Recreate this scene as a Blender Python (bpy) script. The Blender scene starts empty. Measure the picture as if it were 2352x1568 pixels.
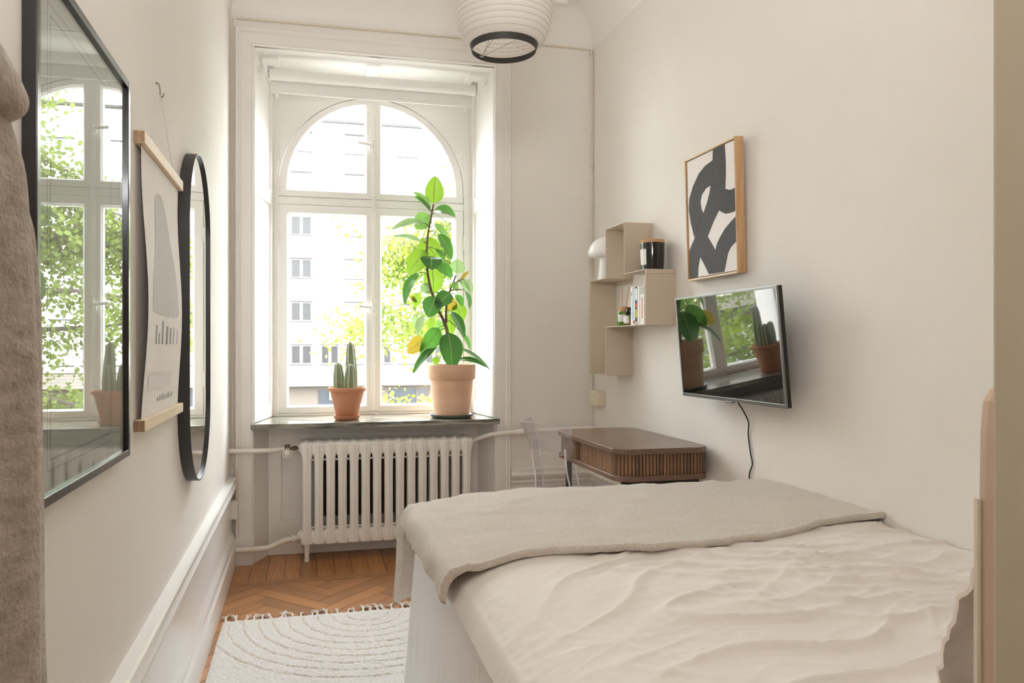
import bpy, bmesh, math, random
import numpy as np
from mathutils import Vector, Matrix

PI = math.pi
sc = bpy.context.scene
COL = sc.collection

# ------------------------------------------------------------------ camera
FPX, U0, V0, IW, IH = 1720.0, 1100.0, 795.0, 2352.0, 1568.0
YAW = math.atan(400.0 / FPX)
cam = bpy.data.cameras.new('camera')
cam.sensor_fit = 'HORIZONTAL'; cam.sensor_width = 36.0
cam.lens = FPX / IW * 36.0
cam.shift_x = -(U0 - IW / 2) / IW
cam.shift_y = (V0 - IH / 2) / IW
cam.clip_start = 0.02; cam.clip_end = 300
cam.dof.use_dof = True; cam.dof.focus_distance = 3.6; cam.dof.aperture_fstop = 18.0
camo = bpy.data.objects.new('camera', cam); COL.objects.link(camo)
camo.location = (0, 0, 1.2); camo.rotation_euler = (PI / 2, 0, -YAW)
sc.camera = camo

# ------------------------------------------------------------------ world, daylight, exposure
SKY = 10.8
w = bpy.data.worlds.new('overcast_sky'); sc.world = w; w.use_nodes = True
bg = w.node_tree.nodes['Background']
bg.inputs['Color'].default_value = (0.95, 0.98, 1.03, 1); bg.inputs['Strength'].default_value = SKY
def area_light(name, loc, direction, sx, sy, power, color=(1, 1, 1), portal=False):
    l = bpy.data.lights.new(name, 'AREA'); l.shape = 'RECTANGLE'; l.size = sx; l.size_y = sy
    l.energy = power; l.color = color
    if portal: l.cycles.is_portal = True
    o = bpy.data.objects.new(name, l); COL.objects.link(o); o.location = loc
    o.rotation_euler = Vector(direction).to_track_quat('-Z', 'Y').to_euler()
    return o
area_light('window_daylight_portal', (0.42, 5.02, 1.75), (0, -1, 0), 1.3, 2.1, 1, portal=True)
# unseen fill light added to lift the interior, turned up at the ceiling
area_light('interior_fill_light', (0.02, -0.05, 1.9), (0.05, 0.5, 1), 0.35, 0.35, 18.5, (0.98, 0.985, 1.0))
sc.view_settings.view_transform = 'Standard'; sc.view_settings.look = 'None'
sc.view_settings.exposure = 1.26; sc.view_settings.gamma = 1.0
sc.view_settings.use_curve_mapping = False
sc.cycles.max_bounces = 14; sc.cycles.diffuse_bounces = 8; sc.cycles.glossy_bounces = 5
sc.cycles.transmission_bounces = 8; sc.cycles.transparent_max_bounces = 24
sc.cycles.sample_clamp_indirect = 6.0; sc.cycles.caustics_reflective = False; sc.cycles.caustics_refractive = False

# ------------------------------------------------------------------ materials
M = {}
def nodes_of(name):
    m = bpy.data.materials.new(name); m.use_nodes = True
    nt = m.node_tree; return m, nt, nt.nodes['Principled BSDF']
def coord_noise(nt, scale, detail=4, rough=0.5, stretch=None):
    tc = nt.nodes.new('ShaderNodeTexCoord'); src = tc.outputs['Object']
    if stretch:
        mp = nt.nodes.new('ShaderNodeMapping'); mp.inputs['Scale'].default_value = stretch
        nt.links.new(src, mp.inputs['Vector']); src = mp.outputs['Vector']
    n = nt.nodes.new('ShaderNodeTexNoise'); n.inputs['Scale'].default_value = scale
    n.inputs['Detail'].default_value = detail; n.inputs['Roughness'].default_value = rough
    nt.links.new(src, n.inputs['Vector']); return n.outputs['Fac']
def mat(name, col, rough=0.5, bump=0.0, bscale=60, bdist=0.004, bstretch=None, var=0.0, vscale=4, vstretch=None,
        col2=None, metal=0.0, spec=0.5, sheen=0.0, coat=0.0, bdetail=3, ramp=(0.35, 0.65)):
    m, nt, p = nodes_of(name)
    p.inputs['Base Color'].default_value = (*col, 1); p.inputs['Roughness'].default_value = rough
    p.inputs['Metallic'].default_value = metal; p.inputs['Specular IOR Level'].default_value = spec
    if sheen: p.inputs['Sheen Weight'].default_value = sheen; p.inputs['Sheen Roughness'].default_value = 0.5
    if coat: p.inputs['Coat Weight'].default_value = coat; p.inputs['Coat Roughness'].default_value = 0.08
    if var or col2:
        f = coord_noise(nt, vscale, 5, 0.6, vstretch)
        r = nt.nodes.new('ShaderNodeValToRGB')
        r.color_ramp.elements[0].position = ramp[0]; r.color_ramp.elements[1].position = ramp[1]
        c2 = col2 or tuple(c * (1 - var) for c in col)
        r.color_ramp.elements[0].color = (*c2, 1); r.color_ramp.elements[1].color = (*col, 1)
        nt.links.new(f, r.inputs['Fac']); nt.links.new(r.outputs['Color'], p.inputs['Base Color'])
    if bump:
        f = coord_noise(nt, bscale, bdetail, 0.55, bstretch)
        b = nt.nodes.new('ShaderNodeBump'); b.inputs['Strength'].default_value = bump; b.inputs['Distance'].default_value = bdist
        nt.links.new(f, b.inputs['Height']); nt.links.new(b.outputs['Normal'], p.inputs['Normal'])
    M[name] = m; return m
def wood_mat(name, c1, c2, axis=0, rough=0.4, scale=1.0, per_object=0.25, coat=0.0):
    m, nt, p = nodes_of(name)
    st = [14, 14, 14]; st[axis] = 1.0
    f = coord_noise(nt, 5 * scale, 6, 0.62, tuple(st))
    r = nt.nodes.new('ShaderNodeValToRGB'); r.color_ramp.elements[0].position = 0.32; r.color_ramp.elements[1].position = 0.68
    r.color_ramp.elements[0].color = (*c1, 1); r.color_ramp.elements[1].color = (*c2, 1)
    nt.links.new(f, r.inputs['Fac'])
    oi = nt.nodes.new('ShaderNodeObjectInfo'); mr = nt.nodes.new('ShaderNodeMapRange')
    mr.inputs['To Min'].default_value = 1 - per_object; mr.inputs['To Max'].default_value = 1 + per_object
    nt.links.new(oi.outputs['Random'], mr.inputs['Value'])
    hs = nt.nodes.new('ShaderNodeHueSaturation'); nt.links.new(mr.outputs['Result'], hs.inputs['Value'])
    nt.links.new(r.outputs['Color'], hs.inputs['Color']); nt.links.new(hs.outputs['Color'], p.inputs['Base Color'])
    b = nt.nodes.new('ShaderNodeBump'); b.inputs['Strength'].default_value = 0.12; b.inputs['Distance'].default_value = 0.001
    nt.links.new(f, b.inputs['Height']); nt.links.new(b.outputs['Normal'], p.inputs['Normal'])
    p.inputs['Roughness'].default_value = rough
    if coat: p.inputs['Coat Weight'].default_value = coat; p.inputs['Coat Roughness'].default_value = 0.15
    M[name] = m; return m
def clear_mat(name, tint=(1, 1, 1), ior=1.5, rough=0.0, haze=0.0, hazecol=(0.9, 0.9, 0.92)):
    m = bpy.data.materials.new(name); m.use_nodes = True; nt = m.node_tree; nt.nodes.clear()
    out = nt.nodes.new('ShaderNodeOutputMaterial'); tr = nt.nodes.new('ShaderNodeBsdfTransparent')
    gl = nt.nodes.new('ShaderNodeBsdfGlossy'); mx = nt.nodes.new('ShaderNodeMixShader')
    tr.inputs['Color'].default_value = (*tint, 1); gl.inputs['Roughness'].default_value = rough
    ge = nt.nodes.new('ShaderNodeNewGeometry'); dt = nt.nodes.new('ShaderNodeVectorMath'); dt.operation = 'DOT_PRODUCT'
    nt.links.new(ge.outputs['Incoming'], dt.inputs[0]); nt.links.new(ge.outputs['Normal'], dt.inputs[1])
    def mth(op, a, b):
        n = nt.nodes.new('ShaderNodeMath'); n.operation = op
        for k, v in enumerate((a, b)):
            if v is None: continue
            if isinstance(v, (int, float)): n.inputs[k].default_value = v
            else: nt.links.new(v, n.inputs[k])
        return n.outputs[0]
    f0 = ((ior - 1) / (ior + 1)) ** 2                     # Schlick reflectance, the same from both sides
    sk = mth('POWER', mth('SUBTRACT', 1.0, mth('ABSOLUTE', dt.outputs['Value'], None)), 5.0)
    fac = mth('ADD', mth('MULTIPLY', sk, 1 - f0), f0)
    nt.links.new(fac, mx.inputs['Fac']); nt.links.new(gl.outputs[0], mx.inputs[2])
    src = tr.outputs[0]
    if haze:
        df = nt.nodes.new('ShaderNodeBsdfDiffuse'); df.inputs['Color'].default_value = (*hazecol, 1)
        m2 = nt.nodes.new('ShaderNodeMixShader'); m2.inputs['Fac'].default_value = haze
        nt.links.new(tr.outputs[0], m2.inputs[1]); nt.links.new(df.outputs[0], m2.inputs[2]); src = m2.outputs[0]
    nt.links.new(src, mx.inputs[1]); nt.links.new(mx.outputs[0], out.inputs['Surface'])
    M[name] = m; return m
def leafy_mat(name, c1, c2, tcol, fac=0.5, rough=0.35, vscale=3, per_object=0.2):
    m, nt, p = nodes_of(name)
    f = coord_noise(nt, vscale, 3)
    r = nt.nodes.new('ShaderNodeValToRGB'); r.color_ramp.elements[0].position = 0.35; r.color_ramp.elements[1].position = 0.65
    r.color_ramp.elements[0].color = (*c1, 1); r.color_ramp.elements[1].color = (*c2, 1)
    nt.links.new(f, r.inputs['Fac']); nt.links.new(r.outputs['Color'], p.inputs['Base Color'])
    p.inputs['Roughness'].default_value = rough
    t = nt.nodes.new('ShaderNodeBsdfTranslucent'); t.inputs['Color'].default_value = (*tcol, 1)
    mx = nt.nodes.new('ShaderNodeMixShader'); mx.inputs['Fac'].default_value = fac
    out = nt.nodes['Material Output']
    nt.links.new(p.outputs[0], mx.inputs[1]); nt.links.new(t.outputs[0], mx.inputs[2]); nt.links.new(mx.outputs[0], out.inputs['Surface'])
    M[name] = m; return m

mat('wall_paint', (0.815, 0.78, 0.735), 0.75, bump=0.25, bscale=110, bdist=0.002, var=0.02, vscale=1.2)
mat('ceiling_paint', (0.85, 0.825, 0.79), 0.8, bump=0.1, bscale=60, bdist=0.002)
mat('wood_paint', (0.82, 0.798, 0.765), 0.38, bump=0.12, bscale=14, bdist=0.003, bstretch=(3, 3, .6), var=0.03, vscale=3)
mat('rail_paint', (0.85, 0.835, 0.815), 0.22, bump=0.05, bscale=12, bdist=0.002)
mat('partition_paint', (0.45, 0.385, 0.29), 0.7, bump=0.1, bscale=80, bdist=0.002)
mat('radiator_paint', (0.82, 0.79, 0.75), 0.33, bump=0.08, bscale=30, bdist=0.003)
mat('pipe_paint', (0.81, 0.77, 0.71), 0.35, bump=0.1, bscale=40, bdist=0.002)
mat('cable_paint', (0.74, 0.66, 0.54), 0.5)
mat('blind_cloth', (0.84, 0.83, 0.80), 0.65, bump=0.05, bscale=200, bdist=0.001)
mat('white_plastic', (0.84, 0.83, 0.81), 0.35)
mat('cream_plastic', (0.80, 0.73, 0.58), 0.35)
mat('socket_hole', (0.45, 0.38, 0.28), 0.6)
mat('steel', (0.55, 0.55, 0.53), 0.3, metal=1.0)
mat('brass_dark', (0.20, 0.16, 0.11), 0.4, metal=0.8)
mat('chrome', (0.75, 0.75, 0.75), 0.12, metal=1.0)
mat('black_metal', (0.012, 0.011, 0.011), 0.35)
mat('black_frame', (0.013, 0.012, 0.012), 0.25, coat=0.3)
mat('charcoal_metal', (0.035, 0.032, 0.03), 0.45)
mat('mirror_glass', (0.92, 0.93, 0.92), 0.0, metal=1.0)
mat('print_paper', (0.62, 0.61, 0.57), 0.7, var=0.05, vscale=6)
mat('ink_grey', (0.24, 0.25, 0.25), 0.7)
mat('scroll_paper', (0.84, 0.81, 0.78), 0.75, var=0.03, vscale=5)
mat('ink_soft', (0.62, 0.61, 0.59), 0.8, bump=0.1, bscale=300, var=0.1, vscale=120)
mat('ink_pale', (0.75, 0.73, 0.72), 0.8)
mat('canvas_white', (0.83, 0.79, 0.765), 0.75, bump=0.15, bscale=400, bdist=0.0005)
mat('ink_charcoal', (0.065, 0.064, 0.066), 0.8, bump=0.2, bscale=260, bdist=0.001, col2=(0.10, 0.10, 0.10), vscale=150)
wood_mat('oak', (0.48, 0.28, 0.13), (0.62, 0.40, 0.21), 2, 0.5, 1.0, 0.03)
wood_mat('oak_pale', (0.72, 0.56, 0.38), (0.82, 0.68, 0.50), 1, 0.5, 1.0, 0.03)
mat('oak_end', (0.36, 0.22, 0.12), 0.6, var=0.2, vscale=30)
wood_mat('walnut', (0.13, 0.075, 0.05), (0.21, 0.125, 0.085), 1, 0.25, 1.0, 0.04)
wood_mat('walnut_slat', (0.14, 0.07, 0.035), (0.27, 0.145, 0.075), 2, 0.36, 1.0, 0.3)
wood_mat('parquet', (0.30, 0.125, 0.042), (0.50, 0.24, 0.09), 0, 0.36, 0.8, 0.22, coat=0.15)
mat('slot_shade_brown', (0.10, 0.065, 0.04), 0.8, var=0.4, vscale=9, vstretch=(6, 6, 1)); mat('floor_gap', (0.10, 0.05, 0.025), 0.7)
mat('shelf_metal', (0.60, 0.51, 0.405), 0.55, bump=0.08, bscale=250, bdist=0.0006)
mat('opal_glass', (0.86, 0.86, 0.85), 0.35)
mat('cork', (0.62, 0.36, 0.18), 0.8, bump=0.3, bscale=90, bdist=0.002, var=0.25, vscale=70)
mat('black_glass', (0.006, 0.006, 0.005), 0.04, coat=0.5)
mat('label_paper', (0.80, 0.79, 0.76), 0.7)
mat('green_glass', (0.09, 0.20, 0.02), 0.06, coat=0.5)
mat('reed', (0.62, 0.25, 0.09), 0.7)
mat('amber_liquid', (0.55, 0.30, 0.06), 0.15)
mat('black_plastic', (0.008, 0.007, 0.007), 0.15)
mat('page_paper', (0.80, 0.76, 0.68), 0.8)
mat('book_pale', (0.74, 0.78, 0.80), 0.4); mat('book_dark', (0.03, 0.035, 0.055), 0.4)
mat('book_white', (0.82, 0.80, 0.77), 0.4); mat('book_cream', (0.78, 0.73, 0.67), 0.45); mat('book_grey', (0.42, 0.44, 0.40), 0.4)
mat('print_blue', (0.13, 0.27, 0.42), 0.5); mat('print_red', (0.55, 0.06, 0.04), 0.5); mat('print_yellow', (0.65, 0.42, 0.03), 0.5)
mat('print_black', (0.02, 0.02, 0.025), 0.5); mat('print_white', (0.85, 0.85, 0.85), 0.5)
mat('tv_screen', (0.003, 0.003, 0.003), 0.015, spec=1.0, coat=0.6)
mat('tv_bezel', (0.22, 0.22, 0.225), 0.28, metal=0.85)
mat('terracotta', (0.52, 0.215, 0.115), 0.8, bump=0.15, bscale=30, bdist=0.002, bstretch=(1, 1, 6), col2=(0.58, 0.27, 0.16), vscale=5)
mat('terracotta_pale', (0.67, 0.41, 0.265), 0.8, bump=0.15, bscale=25, bdist=0.002, bstretch=(1, 1, 8), col2=(0.72, 0.49, 0.34), vscale=3, vstretch=(1, 1, 5))
mat('soil', (0.05, 0.035, 0.025), 0.95, bump=0.6, bscale=80, bdist=0.01)
mat('stone_saucer', (0.10, 0.11, 0.10), 0.6, bump=0.2, bscale=80, col2=(0.20, 0.21, 0.19), vscale=60)
mat('cactus_skin', (0.19, 0.26, 0.15), 0.5, col2=(0.27, 0.33, 0.21), vscale=9)
mat('cactus_rib', (0.62, 0.60, 0.46), 0.7); mat('cactus_spine', (0.72, 0.68, 0.56), 0.6)
mat('bark_stem', (0.20, 0.12, 0.075), 0.8, bump=0.3, bscale=60, bdist=0.003, var=0.3, vscale=30)
leafy_mat('ficus_leaf', (0.06, 0.19, 0.035), (0.085, 0.23, 0.045), (0.085, 0.25, 0.03), 0.40, 0.28)
leafy_mat('ficus_leaf_dark', (0.045, 0.145, 0.04), (0.06, 0.18, 0.05), (0.07, 0.22, 0.03), 0.30, 0.25)
leafy_mat('ficus_leaf_light', (0.13, 0.28, 0.07), (0.17, 0.32, 0.09), (0.15, 0.29, 0.06), 0.45, 0.32)
leafy_mat('ficus_leaf_lime', (0.11, 0.25, 0.03), (0.17, 0.28, 0.035), (0.15, 0.25, 0.02), 0.5, 0.3)
leafy_mat('ficus_leaf_pale', (0.26, 0.36, 0.20), (0.32, 0.42, 0.25), (0.22, 0.34, 0.12), 0.4, 0.4)
leafy_mat('ficus_leaf_yellow', (0.36, 0.26, 0.03), (0.24, 0.28, 0.05), (0.26, 0.19, 0.02), 0.5, 0.35)
mat('leaf_rib', (0.36, 0.46, 0.18), 0.4); mat('leaf_rib_red', (0.32, 0.15, 0.08), 0.5); mat('petiole', (0.18, 0.22, 0.08), 0.5); mat('bud_red', (0.35, 0.06, 0.03), 0.4)
mat('duvet_linen', (0.79, 0.74, 0.695), 0.85, bump=0.25, bscale=420, bdist=0.0006, sheen=0.15)
mat('skirt_cotton', (0.86, 0.86, 0.865), 0.85, bump=0.2, bscale=60, bdist=0.002, bstretch=(3, 3, .3))
mat('mattress_ticking', (0.80, 0.78, 0.75), 0.85)
mat('wool_throw', (0.80, 0.745, 0.68), 0.95, bump=0.9, bscale=230, bdist=0.006, sheen=0.3, col2=(0.70, 0.62, 0.53), vscale=150, bdetail=5)
mat('pillow_linen', (0.80, 0.73, 0.65), 0.85, bump=0.25, bscale=40, bdist=0.003)
mat('taupe_linen', (0.42, 0.34, 0.28), 0.85, bump=0.25, bscale=300, bdist=0.001)
mat('headboard_linen', (0.56, 0.42, 0.31), 0.85, bump=0.3, bscale=300, bdist=0.001)
mat('wool_coat', (0.50, 0.44, 0.37), 0.95, bump=0.8, bscale=160, bdist=0.006, sheen=0.5, col2=(0.32, 0.265, 0.205), vscale=28, vstretch=(1, 1, 2.2), bdetail=5)
mat('rug_pile', (0.84, 0.81, 0.77), 0.95, bump=0.8, bscale=260, bdist=0.006, sheen=0.2, bdetail=5, var=0.08, vscale=120)
mat('rug_groove', (0.70, 0.63, 0.54), 0.95, bump=0.5, bscale=200)
mat('rug_fringe', (0.82, 0.78, 0.73), 0.95)
mat('marble', (0.44, 0.41, 0.34), 0.14, col2=(0.06, 0.066, 0.05), vscale=2.0, vstretch=(2.2, 5, 34), ramp=(0.38, 0.66))
mat('lamp_wire', (0.55, 0.52, 0.49), 0.5, metal=0.5)
clear_mat('window_glass', (0.97, 0.985, 0.975), 1.45)
clear_mat('picture_glass', (0.95, 0.97, 0.96), 1.55)
clear_mat('bottle_glass', (0.88, 0.90, 0.88), 1.45)
clear_mat('acrylic', (0.955, 0.955, 0.965), 1.42, haze=0.06)
clear_mat('acrylic_edge', (0.78, 0.77, 0.82), 1.9, rough=0.1, haze=0.6, hazecol=(.95, .95, .98))
def paper_mat():
    m, nt, p = nodes_of('rice_paper'); p.inputs['Base Color'].default_value = (0.86, 0.82, 0.78, 1); p.inputs['Roughness'].default_value = 0.7
    f = coord_noise(nt, 30, 4); b = nt.nodes.new('ShaderNodeBump'); b.inputs['Strength'].default_value = 0.3; b.inputs['Distance'].default_value = 0.003
    nt.links.new(f, b.inputs['Height']); nt.links.new(b.outputs['Normal'], p.inputs['Normal'])
    t = nt.nodes.new('ShaderNodeBsdfTranslucent'); t.inputs['Color'].default_value = (0.88, 0.83, 0.78, 1)
    mx = nt.nodes.new('ShaderNodeMixShader'); mx.inputs['Fac'].default_value = 0.45
    nt.links.new(p.outputs[0], mx.inputs[1]); nt.links.new(t.outputs[0], mx.inputs[2]); nt.links.new(mx.outputs[0], nt.nodes['Material Output'].inputs['Surface'])
    M['rice_paper'] = m
paper_mat()
mat('black_paper', (0.03, 0.025, 0.022), 0.6)
# outside
mat('render_facade', (0.72, 0.66, 0.60), 0.9); mat('facade_sill', (0.018, 0.014, 0.014), 0.8)
mat('facade_frame', (0.70, 0.69, 0.67), 0.6); mat('far_pane', (0.011, 0.010, 0.010), 0.25, spec=0.3)
mat('far_pane_pale', (0.62, 0.61, 0.60), 0.7); mat('stone_base', (0.075, 0.062, 0.05), 0.9); mat('shop_pane', (0.02, 0.024, 0.03), 0.2, spec=0.4); mat('roof_metal', (0.018, 0.014, 0.014), 0.7)
mat('canopy_tile', (0.15, 0.13, 0.11), 0.8); mat('sign_face', (0.45, 0.45, 0.36), 0.5); mat('sign_ink', (0.03, 0.06, 0.04), 0.5)
mat('asphalt', (0.16, 0.16, 0.16), 0.9, var=0.1, vscale=1); mat('pavement', (0.34, 0.33, 0.31), 0.9)
mat('car_paint', (0.55, 0.56, 0.57), 0.25, coat=0.5); mat('car_glass', (0.02, 0.02, 0.025), 0.1); mat('tyre', (0.02, 0.02, 0.02), 0.8)
mat('tree_bark', (0.05, 0.04, 0.032), 0.9, bump=0.3, bscale=20)
leafy_mat('maple_leaf', (0.095, 0.14, 0.016), (0.145, 0.19, 0.022), (0.145, 0.185, 0.018), 0.5, 0.5, 0.8)

# ------------------------------------------------------------------ geometry helpers
class G:
    """collects faces in world (or local) coordinates"""
    def __init__(s): s.V = []; s.F = []; s.I = []; s.mi = 0
    def add(s, vs, fs):
        o = len(s.V); s.V.extend([tuple(v) for v in vs])
        for f in fs: s.F.append(tuple(i + o for i in f)); s.I.append(s.mi)
        return s
    def box(s, x0, x1, y0, y1, z0, z1):
        v = [(x, y, z) for x in (x0, x1) for y in (y0, y1) for z in (z0, z1)]
        return s.add(v, [(0, 1, 3, 2), (4, 6, 7, 5), (0, 4, 5, 1), (2, 3, 7, 6), (0, 2, 6, 4), (1, 5, 7, 3)])
    def hexa(s, b, t):   # bottom quad, top quad (same winding, ccw from above)
        return s.add(list(b) + list(t), [(3, 2, 1, 0), (4, 5, 6, 7), (0, 1, 5, 4), (1, 2, 6, 5), (2, 3, 7, 6), (3, 0, 4, 7)])
    def prism(s, poly, vec, cap=True):
        n = len(poly); vec = Vector(vec); a = [Vector(p) for p in poly]; b = [p + vec for p in a]
        fs = [(i, (i + 1) % n, n + (i + 1) % n, n + i) for i in range(n)]
        if cap: fs += [tuple(range(n - 1, -1, -1)), tuple(range(n, 2 * n))]
        return s.add(a + b, fs)
    def rings(s, R, closed=True, cap=True):
        n = len(R[0]); o = []; fs = []
        for r in R: o.extend(r)
        for k in range(len(R) - 1):
            for i in range(n if closed else n - 1):
                j = (i + 1) % n
                fs.append((k * n + i, k * n + j, (k + 1) * n + j, (k + 1) * n + i))
        if cap and closed: fs += [tuple(range(n - 1, -1, -1)), tuple((len(R) - 1) * n + i for i in range(n))]
        return s.add(o, fs)
    def tube(s, path, r, n=10, cap=True):
        P = [Vector(p) for p in path]; R = []; up = None
        for k, p in enumerate(P):
            t = (P[min(k + 1, len(P) - 1)] - P[max(k - 1, 0)]).normalized()
            if up is None:
                up = t.orthogonal().normalized()
            up = (up - t * up.dot(t)).normalized(); sd = t.cross(up)
            rr = r[k] if isinstance(r, (list, tuple)) else r
            R.append([p + (up * math.cos(2 * PI * i / n) + sd * math.sin(2 * PI * i / n)) * rr for i in range(n)])
        return s.rings(R, True, cap)
    def lathe(s, prof, c=(0, 0, 0), n=32, cap=True):
        return s.rings([[(c[0] + r * math.cos(2 * PI * i / n), c[1] + r * math.sin(2 * PI * i / n), c[2] + z) for i in range(n)] for r, z in prof], True, cap)
    def grid(s, fn, nu, nv, keep=None):
        vs = [fn(i / nu, j / nv) for i in range(nu + 1) for j in range(nv + 1)]
        fs = [(i * (nv + 1) + j, (i + 1) * (nv + 1) + j, (i + 1) * (nv + 1) + j + 1, i * (nv + 1) + j + 1) for i in range(nu) for j in range(nv)]
        return s.add(vs, fs)
    def xform(s, m, start=0):
        s.V[start:] = [tuple(m @ Vector(v)) for v in s.V[start:]]; return s
def smooth_path(pts, sub=6):
    P = [Vector(p) for p in pts]; out = []
    for i in range(len(P) - 1):
        a, b, c, d = P[max(i - 1, 0)], P[i], P[i + 1], P[min(i + 2, len(P) - 1)]
        for k in range(sub):
            t = k / sub
            out.append(0.5 * ((2 * b) + (c - a) * t + (2 * a - 5 * b + 4 * c - d) * t * t + (3 * b - a - 3 * c + d) * t ** 3))
    out.append(P[-1]); return out
def mesh_of(name, g, mats, off=(0, 0, 0), smooth=None, recalc=True):
    me = bpy.data.meshes.new(name)
    ox, oy, oz = off
    me.from_pydata([(x - ox, y - oy, z - oz) for x, y, z in g.V], [], g.F)
    if not isinstance(mats, (list, tuple)): mats = [mats]
    for k in mats: me.materials.append(M[k])
    if len(mats) > 1: me.polygons.foreach_set('material_index', g.I)
    if recalc:
        bm = bmesh.new(); bm.from_mesh(me); bmesh.ops.recalc_face_normals(bm, faces=bm.faces); bm.to_mesh(me); bm.free()
    if smooth is not None:
        me.polygons.foreach_set('use_smooth', [True] * len(me.polygons))
        if smooth < 179: me.set_sharp_from_angle(angle=math.radians(smooth))
    me.update(); return me
def bevel(o, wd, seg=2):
    b = o.modifiers.new('bevel', 'BEVEL'); b.width = wd; b.segments = seg; b.limit_method = 'ANGLE'; b.angle_limit = math.radians(40)
    return o
def tag(o, label=None, cat=None, group=None, kind=None):
    if label: o['label'] = label
    if cat: o['category'] = cat
    if group: o['group'] = group
    if kind: o['kind'] = kind
    return o
def obj(name, me, loc=(0, 0, 0), parent=None):
    o = bpy.data.objects.new(name, me); COL.objects.link(o); o.location = loc
    if parent is not None: o.parent = parent
    return o
class Thing:
    """an Empty at the base of a thing; parts are given in world coordinates"""
    def __init__(s, name, base, label=None, cat=None, group=None, kind=None):
        s.base = Vector(base); s.o = obj(name, None, base); s.o.empty_display_size = 0.05
        tag(s.o, label, cat, group, kind)
    def part(s, name, g, mats, smooth=None, bv=0, parent=None, label=None, kind=None, recalc=True):
        o = obj(name, mesh_of(name, g, mats, s.base, smooth, recalc), (0, 0, 0), parent or s.o)
        if bv: bevel(o, bv)
        tag(o, label=label, kind=kind); return o
def single(name, g, mats, base, label=None, cat=None, group=None, kind=None, smooth=None, bv=0, recalc=True):
    o = obj(name, mesh_of(name, g, mats, base, smooth, recalc), base)
    if bv: bevel(o, bv)
    return tag(o, label, cat, group, kind)
def rrect(x0, x1, y0, y1, r, n=6):
    pts = []
    for cx, cy, a in ((x1 - r, y1 - r, 0), (x0 + r, y1 - r, 90), (x0 + r, y0 + r, 180), (x1 - r, y0 + r, 270)):
        for k in range(n + 1):
            t = math.radians(a + 90 * k / n); pts.append((cx + r * math.cos(t), cy + r * math.sin(t)))
    return pts
# gradient noise on numpy arrays
_rs = np.random.RandomState(7); _perm = np.tile(_rs.permutation(256), 3); _ang = _rs.rand(256) * 2 * PI
def pn(x, y, seed=0):
    x = np.asarray(x, float) + seed * 17.3; y = np.asarray(y, float) + seed * 9.1
    xi = np.floor(x).astype(int); yi = np.floor(y).astype(int); xf = x - xi; yf = y - yi
    def g(ix, iy, dx, dy):
        a = _ang[_perm[(_perm[ix & 255] + iy) & 255]]; return np.cos(a) * dx + np.sin(a) * dy
    u = xf * xf * xf * (xf * (xf * 6 - 15) + 10); v = yf * yf * yf * (yf * (yf * 6 - 15) + 10)
    a = g(xi, yi, xf, yf) * (1 - u) + g(xi + 1, yi, xf - 1, yf) * u
    b = g(xi, yi + 1, xf, yf - 1) * (1 - u) + g(xi + 1, yi + 1, xf - 1, yf - 1) * u
    return (a * (1 - v) + b * v) * 1.5
def npgrid(X, Y, Z):
    g = G(); n, m = X.shape
    g.V = list(zip(X.ravel().tolist(), Y.ravel().tolist(), Z.ravel().tolist()))
    g.F = [(i * m + j, (i + 1) * m + j, (i + 1) * m + j + 1, i * m + j + 1) for i in range(n - 1) for j in range(m - 1)]
    g.I = [0] * len(g.F); return g
def sstep(a, b, x):
    t = np.clip((x - a) / (b - a), 0, 1); return t * t * (3 - 2 * t)
# ================================================================== ROOM SHELL
XL, XR, YB, ZC = -0.40, 1.725, 4.32, 3.21
random.seed(3)
# floor with parquet planks
fl = single('floor', G().box(XL - .15, 2.0, -1.4, 4.5, -0.10, -0.0125), 'floor_gap', (0.6, 2, 0), kind='structure', label='herringbone oak parquet floor')
def clip_poly(poly, x0, x1, y0, y1):
    def cl(P, inside, inter):
        out = []
        for i in range(len(P)):
            a, b = P[i - 1], P[i]
            if inside(b):
                if not inside(a): out.append(inter(a, b))
                out.append(b)
            elif inside(a): out.append(inter(a, b))
        return out
    def ix(c): return lambda a, b: (c, a[1] + (b[1] - a[1]) * (c - a[0]) / (b[0] - a[0]))
    def iy(c): return lambda a, b: (a[0] + (b[0] - a[0]) * (c - a[1]) / (b[1] - a[1]), c)
    for ins, it in ((lambda p: p[0] >= x0, ix(x0)), (lambda p: p[0] <= x1, ix(x1)), (lambda p: p[1] >= y0, iy(y0)), (lambda p: p[1] <= y1, iy(y1))):
        poly = cl(poly, ins, it)
        if len(poly) < 3: return []
    return poly
def plank(poly, ang):
    """poly in world xy; object rotated so that its local x runs along the grain"""
    cx = sum(p[0] for p in poly) / len(poly); cy = sum(p[1] for p in poly) / len(poly)
    c, s = math.cos(-ang), math.sin(-ang)
    loc = [((x - cx) * c - (y - cy) * s, (x - cx) * s + (y - cy) * c) for x, y in poly]
    dz = random.uniform(-0.0005, 0.0005)
    me = mesh_of('plank', G().prism([(x, y, -0.012) for x, y in loc], (0, 0, 0.012 + dz)), 'parquet')
    o = obj('plank', me, (cx - 0.6, cy - 2, 0), fl); o.rotation_euler.z = ang; return o
GAP = 0.001
bx = -0.365
while bx < 1.72:                                     # border boards along the window wall
    wd = random.uniform(0.082, 0.094); x1 = min(bx + wd, 1.722)
    plank([(bx + GAP, 3.985), (x1 - GAP, 3.985), (x1 - GAP, 4.464), (bx + GAP, 4.464)], PI / 2); bx = x1
bx = -0.365
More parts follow.
